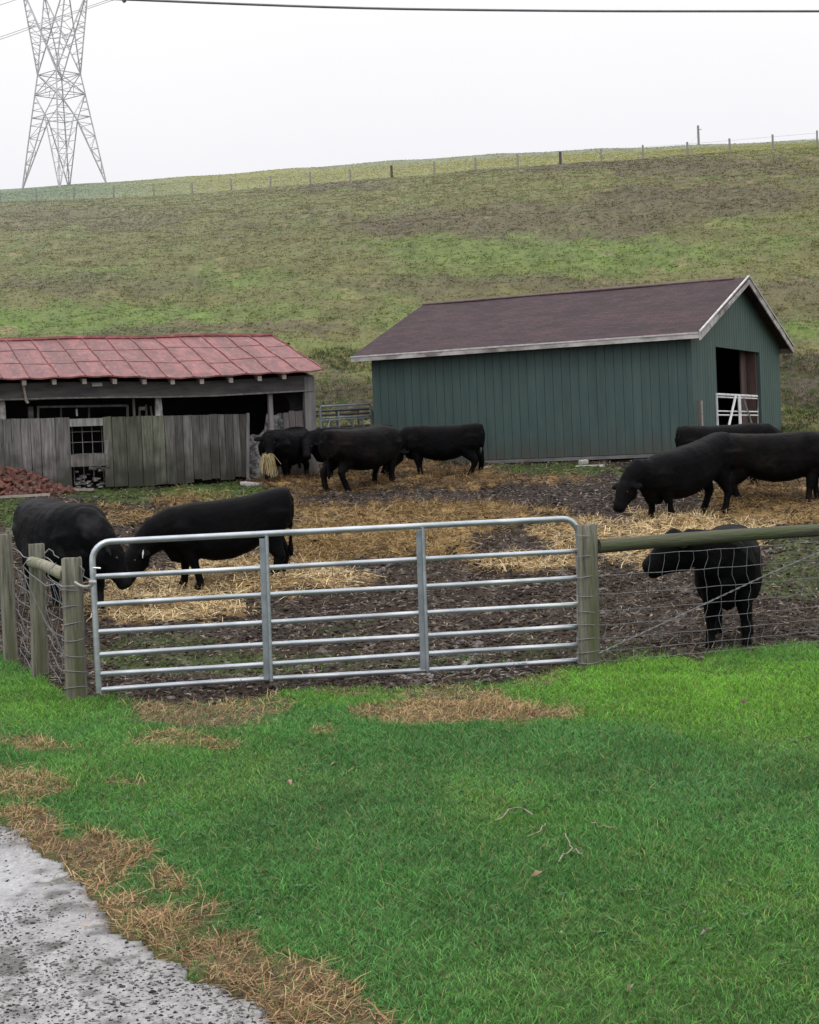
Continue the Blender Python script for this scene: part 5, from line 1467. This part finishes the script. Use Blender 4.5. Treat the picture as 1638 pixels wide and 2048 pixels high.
def limb(m, pts, rs, n=12):
    """round tapered limb; rs are (along, across) radii"""
    R = []
    for i, p in enumerate(pts):
        p = Vector(p); d = (Vector(pts[min(i + 1, len(pts) - 1)]) - Vector(pts[max(i - 1, 0)])).normalized()
        y = Vector((0, 1, 0)); u = (Vector((1, 0, 0)) - d * d.x).normalized(); v = d.cross(u)
        r = rs[i] if isinstance(rs[i], tuple) else (rs[i], rs[i])
        R.append(ring(p, u, v, r[0], r[1], n, 2))
    loft(m, R)

def make_cow(px, py, heading, s, poll, muzzle, label, mat=None, legs=((0, 0), (0, 0), (0, 0), (0, 0)), fat=1.0, neck=None, tags=(), tail=(.02, 0), group='black cattle in the yard', sink=.02, nape=0, dip=0, zs=1.0, hs=1.0):
    P = gp(px, py); h = math.radians(heading); ch, sh = math.cos(h), math.sin(h)
    def world(x, y): return P[0] + s * (x * ch - y * sh), P[1] + s * (x * sh + y * ch)
    gz = lambda x, y: (G(*world(x, y)) - P[2]) / (s * zs) - sink
    slope = (gz(.52, 0) - gz(-.6, 0)) / 1.12 - dip
    mid = (gz(.52, 0) + gz(-.6, 0)) / 2
    V = Vector
    sz = lambda x, z: z + mid + slope * (x + .04)
    m = MB()
    tor = [(-.88, 1.06, .19, .16), (-.85, 1.04, .28, .24), (-.75, 1.01, .325, .30), (-.55, .95, .36, .325), (-.3, .89, .41, .36), (-.05, .86, .44, .375), (.2, .865, .435, .365), (.42, .90, .41, .335), (.6, .94, .365, .29), (.74, .97, .28, .22), (.84, .97, .18, .13)]
    R = []
    for x, zc, hh, hw in tor:
        hump = .014 * math.exp(-((x - .45) / .15) ** 2) + .022 * math.exp(-((x + .62) / .13) ** 2)
        R.append(ring(V((x, 0, sz(x, zc + hump))), V((0, 1, 0)), V((0, 0, 1)), hw * fat, hh * (1 + .3 * (fat - 1)), 24, 2.75, .04))
    loft(m, R)
    # brisket
    limb(m, [(.70, 0, sz(.7, 1.0)), (.75, 0, sz(.7, .78)), (.68, 0, sz(.66, .58)), (.5, 0, sz(.5, .49))], [(.18, .18), (.17, .15), (.13, .11), (.07, .06)])
    # hip and shoulder masses
    for sg in (-1, 1):
        limb(m, [(.50, sg * .20 * fat, sz(.5, 1.14)), (.56, sg * .23 * fat, sz(.5, .95)), (.56, sg * .21, sz(.5, .78)), (.52, sg * .18, sz(.5, .66))], [(.13, .08), (.19, .11), (.16, .12), (.10, .09)])
        limb(m, [(-.58, sg * .18 * fat, sz(-.6, 1.17)), (-.62, sg * .22 * fat, sz(-.6, 1.0)), (-.60, sg * .21, sz(-.6, .82)), (-.56, sg * .19, sz(-.6, .68))], [(.15, .09), (.23, .13), (.22, .13), (.15, .10)])
        limb(m, [(-.48, sg * .22 * fat, sz(-.5, 1.13)), (-.56, sg * .255 * fat, sz(-.56, 1.165)), (-.66, sg * .21 * fat, sz(-.66, 1.15))], [(.05, .05), (.062, .06), (.05, .05)])
        limb(m, [(-.78, sg * .13, sz(-.8, 1.10)), (-.86, sg * .135, sz(-.86, 1.06)), (-.84, sg * .14, sz(-.84, .98))], [(.06, .06), (.06, .06), (.05, .05)])
    # legs: front right, front left, hind right, hind left
    for k, (bx, sg) in enumerate(((.52, -1), (.52, 1), (-.60, -1), (-.60, 1))):
        dx, dy = legs[k]; y = sg * .175
        fx, fy = bx + dx + (-.06 if k > 1 else .0), y + dy
        z0 = gz(fx, fy)
        if k < 2:
            pts = [(bx + .02, y, sz(bx, .80)), (bx + .02 + dx * .2, y + dy * .2, sz(bx, .62)), (bx + dx * .5 + .015, y + dy * .5, z0 + .42), (bx + dx * .7, y + dy * .7, z0 + .30), (fx - .005, fy, z0 + .13), (fx + .02, fy, z0 + .065), (fx + .03, fy, z0)]
            rs = [(.16, .12), (.12, .095), (.078, .070), (.056, .052), (.058, .053), (.066, .06), (.070, .065)]
        else:
            pts = [(bx + .03, y, sz(bx, .88)), (bx + .05 + dx * .2, y + dy * .2, sz(bx, .68)), (bx - .05 + dx * .4, y + dy * .4, sz(bx, .54)), (bx - .15 + dx * .6, y + dy * .6, z0 + .42), (bx - .12 + dx * .8, y + dy * .8, z0 + .28), (fx - .01, fy, z0 + .13), (fx + .02, fy, z0 + .065), (fx + .03, fy, z0)]
            rs = [(.23, .14), (.21, .13), (.135, .10), (.082, .065), (.060, .052), (.058, .054), (.067, .06), (.072, .065)]
        limb(m, pts, rs)
    # neck
    pl = V((poll[0], poll[1], poll[2] + gz(poll[0], poll[1]) + .0)); mz = V((muzzle[0], muzzle[1], muzzle[2] + gz(muzzle[0], muzzle[1])))
    b0 = V((.42, 0, sz(.42, .98))); b1 = V((.72, 0, sz(.72, .99)))
    nk = V((neck[0], neck[1], neck[2] + mid)) if neck else (b1 * .5 + pl * .5 + V((0, 0, .02 + nape)))
    hd = (mz - pl).normalized()
    path = [b0, b1, nk, pl + hd * .04]
    rr = [(.28, .34), (.25, .315), (.195, .255), (.13, .165)]
    fine = []; fr = []
    for i in range(3):
        for t in (0, .34, .67):
            fine.append(path[i].lerp(path[i + 1], t)); fr.append(tuple(rr[i][q] + (rr[i + 1][q] - rr[i][q]) * t for q in (0, 1)))
    fine.append(path[3]); fr.append(rr[3])
    R = []
    for i, p in enumerate(fine):
        d = (fine[min(i + 1, len(fine) - 1)] - fine[max(i - 1, 0)]).normalized()
        u = V((0, 0, 1)).cross(d)
        u = u.normalized() if u.length > .1 else V((0, 1, 0))
        v = d.cross(u).normalized()
        R.append(ring(p, u, v, fr[i][0], fr[i][1], 16, 2.1))
    loft(m, R)
    # head
    HL = .545
    sd = V((0, 0, 1)).cross(hd)
    nd = (pl - b1); nd = nd.normalized()
    sd = sd.normalized() if sd.length > .25 else (nd.cross(hd).normalized() if nd.cross(hd).length > .2 else V((0, 1, 0)))
    up = hd.cross(sd).normalized()
    if up.dot(V((0, 0, 1))) + up.dot(-nd) * -.0 < 0: up = -up; sd = -sd
    hr = [(-.07, .07, .085, .0), (0, .122, .140, 0), (.16, .136, .178, -.024), (.34, .130, .190, -.040), (.52, .106, .152, -.026), (.72, .088, .112, -.008), (.86, .096, .100, 0), (.97, .093, .084, -.004), (1.03, .06, .05, -.006)]
    loft(m, [ring(pl + hd * (t * HL) + up * o * hs, sd, up, w * (hs * .5 + .5), hh * hs, 16, 2.4) for t, w, hh, o in hr])
    ear_pts = {}
    for sg in (-1, 1):
        a = pl + hd * .055 + sd * (sg * .095) + up * .02
        out = (sd * sg * 1.0 - hd * .10 - V((0, 0, .22))).normalized()
        fl = out.cross(hd).normalized()
        wv = hd
        loft(m, [ring(a + out * t, wv, fl, w, th, 10, 2) for t, w, th in ((-.02, .035, .028), (.06, .06, .024), (.13, .08, .02), (.20, .068, .018), (.255, .025, .015))])
        ear_pts[sg] = (a, out, fl, wv)
    # tail
    tx = -.85
    tp = [(tx + .05, tail[1] * .2, sz(tx, 1.22)), (tx - .03, tail[1] * .4, sz(tx, 1.17)), (tx - .05, tail[1], sz(tx, .98)), (tx - .035 + tail[0], tail[1], sz(tx, .72)), (tx - .02 + tail[0], tail[1], sz(tx, .5)), (tx - .02 + tail[0], tail[1], sz(tx, .38)), (tx - .02 + tail[0], tail[1], sz(tx, .30))]
    m.tube(tp, [.035, .034, .027, .023, .030, .040, .018], 8)
    tmp = m.build('cow_shape', mat or M_cow)
    r = tmp.modifiers.new('r', 'REMESH'); r.mode = 'VOXEL'; r.voxel_size = .019
    sm = tmp.modifiers.new('s', 'SMOOTH'); sm.factor = .5; sm.iterations = 5
    dg = bpy.context.evaluated_depsgraph_get()
    me = bpy.data.meshes.new_from_object(tmp.evaluated_get(dg)); bpy.data.objects.remove(tmp)
    me.polygons.foreach_set('use_smooth', np.ones(len(me.polygons), bool))
    # muscle and hide: slow uneven swelling along the surface
    co = np.empty(len(me.vertices) * 3, np.float32); me.vertices.foreach_get('co', co); co = co.reshape(-1, 3)
    no = np.empty(len(me.vertices) * 3, np.float32); me.vertices.foreach_get('normal', no); no = no.reshape(-1, 3)
    sd_ = px * .01
    d = (fbm(co[:, 0] * 5 + sd_, co[:, 2] * 4 + co[:, 1] * 3, 3) - .5) * .020 + (fbm(co[:, 0] * 24 + sd_, co[:, 2] * 20 + co[:, 1] * 17, 3) - .5) * .010
    rib = .0015 * np.sin(co[:, 0] * 42) * np.exp(-((co[:, 0] - .05) / .28) ** 2) * (co[:, 2] > .7)
    me.vertices.foreach_set('co', (co + no * (d + rib)[:, None]).astype(np.float32).ravel()); me.update()
    me.materials.clear(); me.materials.append(mat or M_cow); me.name = 'cow'
    o = bpy.data.objects.new('cow', me); C.objects.link(o)
    o.location = tuple(P); o.rotation_euler = (0, 0, h); o.scale = (s, s, s * zs)
    tag(o, label, 'cow', group)
    for sg in (-1, 1):
        e = MB(); c = pl + hd * (.36 * HL) + sd * (sg * .106) + up * .048
        loft(e, [ring(c + sd * (sg * q), hd, up, w, w * .8, 10, 2) for q, w in ((-.01, .024), (.004, .024), (.012, .018), (.017, .008))])
        e.build('eye', M_eye, o, smooth=True)
    for sg in tags:
        a, out, fl, wv = ear_pts[sg]
        t = MB(); c = a + out * .12 + fl * (.02 if fl.y * 0 + 1 else 0)
        best = max((fl, -fl), key=lambda q: (Matrix.Rotation(h, 3, 'Z') @ q).y * -1)
        c = a + out * .12 + best * .034
        t.hexa([c - wv * .028 - V((0, 0, .06)) , c + wv * .028 - V((0, 0, .06)), c + wv * .028 - V((0, 0, .06)) + best * .006, c - wv * .028 - V((0, 0, .06)) + best * .006,
                c - wv * .022 + V((0, 0, .02)), c + wv * .022 + V((0, 0, .02)), c + wv * .022 + V((0, 0, .02)) + best * .006, c - wv * .022 + V((0, 0, .02)) + best * .006])
        t.build('ear_tag', M_tag, o)
    mw = o.location + Matrix.Rotation(h, 3, 'Z') @ (Vector((1, 1, zs)) * (pl + hd * (HL * .98)) * s)
    return o, mw

make_cow(134, 1226, -57, 1.05, (.97, .12, .88), (1.08, .34, .28), 'black cow with a white ear tag behind the left posts, head lowered towards the gate', M_cowgrey, legs=((.0, 0), (.08, 0), (.05, 0), (-.08, 0)), fat=1.12, tags=(1,))
make_cow(460, 1172, 187, .98, (1.20, .08, .66), (1.42, .22, .16), 'black cow side on behind the gate, muzzle down in pale straw, rump right', None, legs=((.10, 0), (-.12, 0), (-.05, 0), (.10, 0)), fat=1.04, tags=(1,), dip=.10, nape=.05, zs=.93)
hc, hay_at = make_cow(572, 966, -107, .95, (.88, .04, 1.20), (1.10, .08, .74), 'black cow facing the camera with a mouthful of hay, before the shed corner post', None, legs=((.1, 0), (-.05, 0), (.1, 0), (-.1, 0)), fat=1.05, zs=.87)
make_cow(708, 959, 192, .95, (1.00, .16, .98), (1.08, .56, .60), 'black cow half hidden behind the broad dusty cow, face turned to the camera', None, fat=1.0, zs=.87)
make_cow(728, 977, 44, 1.02, (.96, .34, .84), (1.02, .66, .44), 'broad dusty black cow seen from its near flank in the middle of the back group', M_cowbrown, legs=((.05, 0), (-.08, 0), (.10, .02), (-.12, 0)), fat=1.14, zs=.86)
make_cow(888, 955, 168, .935, (.96, .12, .72), (1.08, .36, .32), 'black cow before the green barn wall with its rump and tail at the right', None, legs=((.05, 0), (-.05, 0), (-.08, 0), (.06, 0)), fat=.98, zs=.87)
make_cow(1372, 1036, 212, .98, (1.14, -.02, .78), (1.40, .0, .30), 'black cow grazing head down in profile, foremost of the three on the right', None, legs=((.05, 0), (-.06, 0), (.12, 0), (-.02, 0)), fat=1.04, dip=.19, nape=.10, zs=.90)
make_cow(1556, 1006, -7, 1.03, (1.10, 0, .75), (1.30, 0, .25), 'large dusty backed black cow cut off by the right edge of the photo', M_cowbrown, legs=((-.05, 0), (.12, 0), (.05, 0), (-.05, 0)), fat=1.1, zs=.86)
make_cow(1455, 980, 4, .98, (1.10, 0, .70), (1.30, 0, .25), 'black cow hidden behind two others, only its long back showing under the barn doorway', None, fat=1.0, zs=.91)
make_cow(1462, 1283, -103, .895, (.82, -.42, 1.27), (.93, -.78, .96), 'black cow standing close behind the mesh fence with its head turned left', None, legs=((.02, -.02), (.04, .02), (.0, .0), (.1, 0)), fat=1.0, neck=(.76, -.15, 1.12), zs=.96, hs=1.32)

def build_hay(P):
    m = MB()
    for i in range(110):
        a = random.gauss(0, .026); b = random.gauss(0, .04)
        p = Vector((a * .5, b - .03, random.uniform(-.02, .03)))
        q = p + Vector((a * 1.1 + random.gauss(0, .03), random.gauss(-.03, .04), random.uniform(-.04, .05)))
        r = q + Vector((a * .9 + random.gauss(0, .03), random.gauss(0, .03), -random.uniform(.10, .40)))
        g = random.uniform(.6, 1.15)
        m.tube([p, (p + q) / 2 + Vector((0, 0, .015)), q, r], .0045, 4, col=(.55 * g, .45 * g, .25 * g))
    o = m.build('hay_wisp', M_straw, color=True, loc=P)
    tag(o, 'tuft of pale hay hanging from the mouth of the cow facing us', 'hay')
build_hay(hay_at)

# ------------------------------------------------------------------ light, sky, camera
sc = bpy.context.scene
w = bpy.data.worlds.new('World'); sc.world = w; w.use_nodes = True
nt = w.node_tree; bg = nt.nodes['Background']; out = nt.nodes['World Output']
SUN_EL, SUN_ROT = math.radians(58), math.radians(200)
sky = nt.nodes.new('ShaderNodeTexSky'); sky.sky_type = 'NISHITA'; sky.sun_disc = False
sky.sun_elevation = SUN_EL; sky.sun_rotation = SUN_ROT; sky.air_density = 1.0; sky.dust_density = 4.0
link(nt, sky.outputs[0], bg.inputs['Color']); bg.inputs['Strength'].default_value = .05
# a closed deck of cloud over that sky: bright overhead, a little greyer and cooler low down
tc = nt.nodes.new('ShaderNodeTexCoord'); sx = nt.nodes.new('ShaderNodeSeparateXYZ'); link(nt, tc.outputs['Generated'], sx.inputs[0])
cn = nt.nodes.new('ShaderNodeTexNoise'); cn.inputs['Scale'].default_value = 2.2; cn.inputs['Detail'].default_value = 4
link(nt, tc.outputs['Generated'], cn.inputs['Vector'])
ma = nt.nodes.new('ShaderNodeMath'); ma.operation = 'MULTIPLY_ADD'; ma.inputs[1].default_value = .10
link(nt, cn.outputs['Fac'], ma.inputs[0]); link(nt, sx.outputs['Z'], ma.inputs[2])
cr = nt.nodes.new('ShaderNodeValToRGB'); e = cr.color_ramp.elements
e[0].position = .05; e[0].color = (.82, .81, .86, 1); e[1].position = 1.0; e[1].color = (2.35, 2.35, 2.4, 1)
for p_, c_ in ((.17, (.97, .955, 1.0, 1)), (.225, (1.04, 1.03, 1.06, 1)), (.275, (1.10, 1.09, 1.11, 1)), (.36, (1.14, 1.14, 1.15, 1)), (.6, (1.6, 1.6, 1.63, 1))):
    q = e.new(p_); q.color = c_
link(nt, ma.outputs[0], cr.inputs['Fac'])
bg2 = nt.nodes.new('ShaderNodeBackground'); link(nt, cr.outputs[0], bg2.inputs['Color']); bg2.inputs['Strength'].default_value = 1.0
mix = nt.nodes.new('ShaderNodeMixShader'); mix.inputs[0].default_value = .90
link(nt, bg.outputs[0], mix.inputs[1]); link(nt, bg2.outputs[0], mix.inputs[2]); link(nt, mix.outputs[0], out.inputs['Surface'])

sun = bpy.data.lights.new('sun', 'SUN'); sun.energy = .8; sun.angle = math.radians(25); sun.color = (1, .97, .93)
so = bpy.data.objects.new('sun', sun); C.objects.link(so)
dv = Vector((math.sin(SUN_ROT) * math.cos(SUN_EL), math.cos(SUN_ROT) * math.cos(SUN_EL), math.sin(SUN_EL)))
so.rotation_euler = dv.to_track_quat('Z', 'Y').to_euler(); so.location = (0, 0, 60)

cam = bpy.data.cameras.new('camera'); co = bpy.data.objects.new('camera', cam); C.objects.link(co)
cam.sensor_fit = 'VERTICAL'; cam.sensor_height = 36; cam.lens = F_PX / 2048 * 36; cam.clip_start = .1; cam.clip_end = 12000
R_ = Matrix((RGT, UPV, -FWD)).transposed(); co.matrix_world = Matrix.Translation((0, 0, CAM_H)) @ R_.to_4x4()
sc.camera = co
sc.view_settings.view_transform = 'Standard'; sc.view_settings.look = 'None'; sc.view_settings.exposure = 0; sc.view_settings.gamma = 1
sc.render.resolution_x = 819; sc.render.resolution_y = 1024
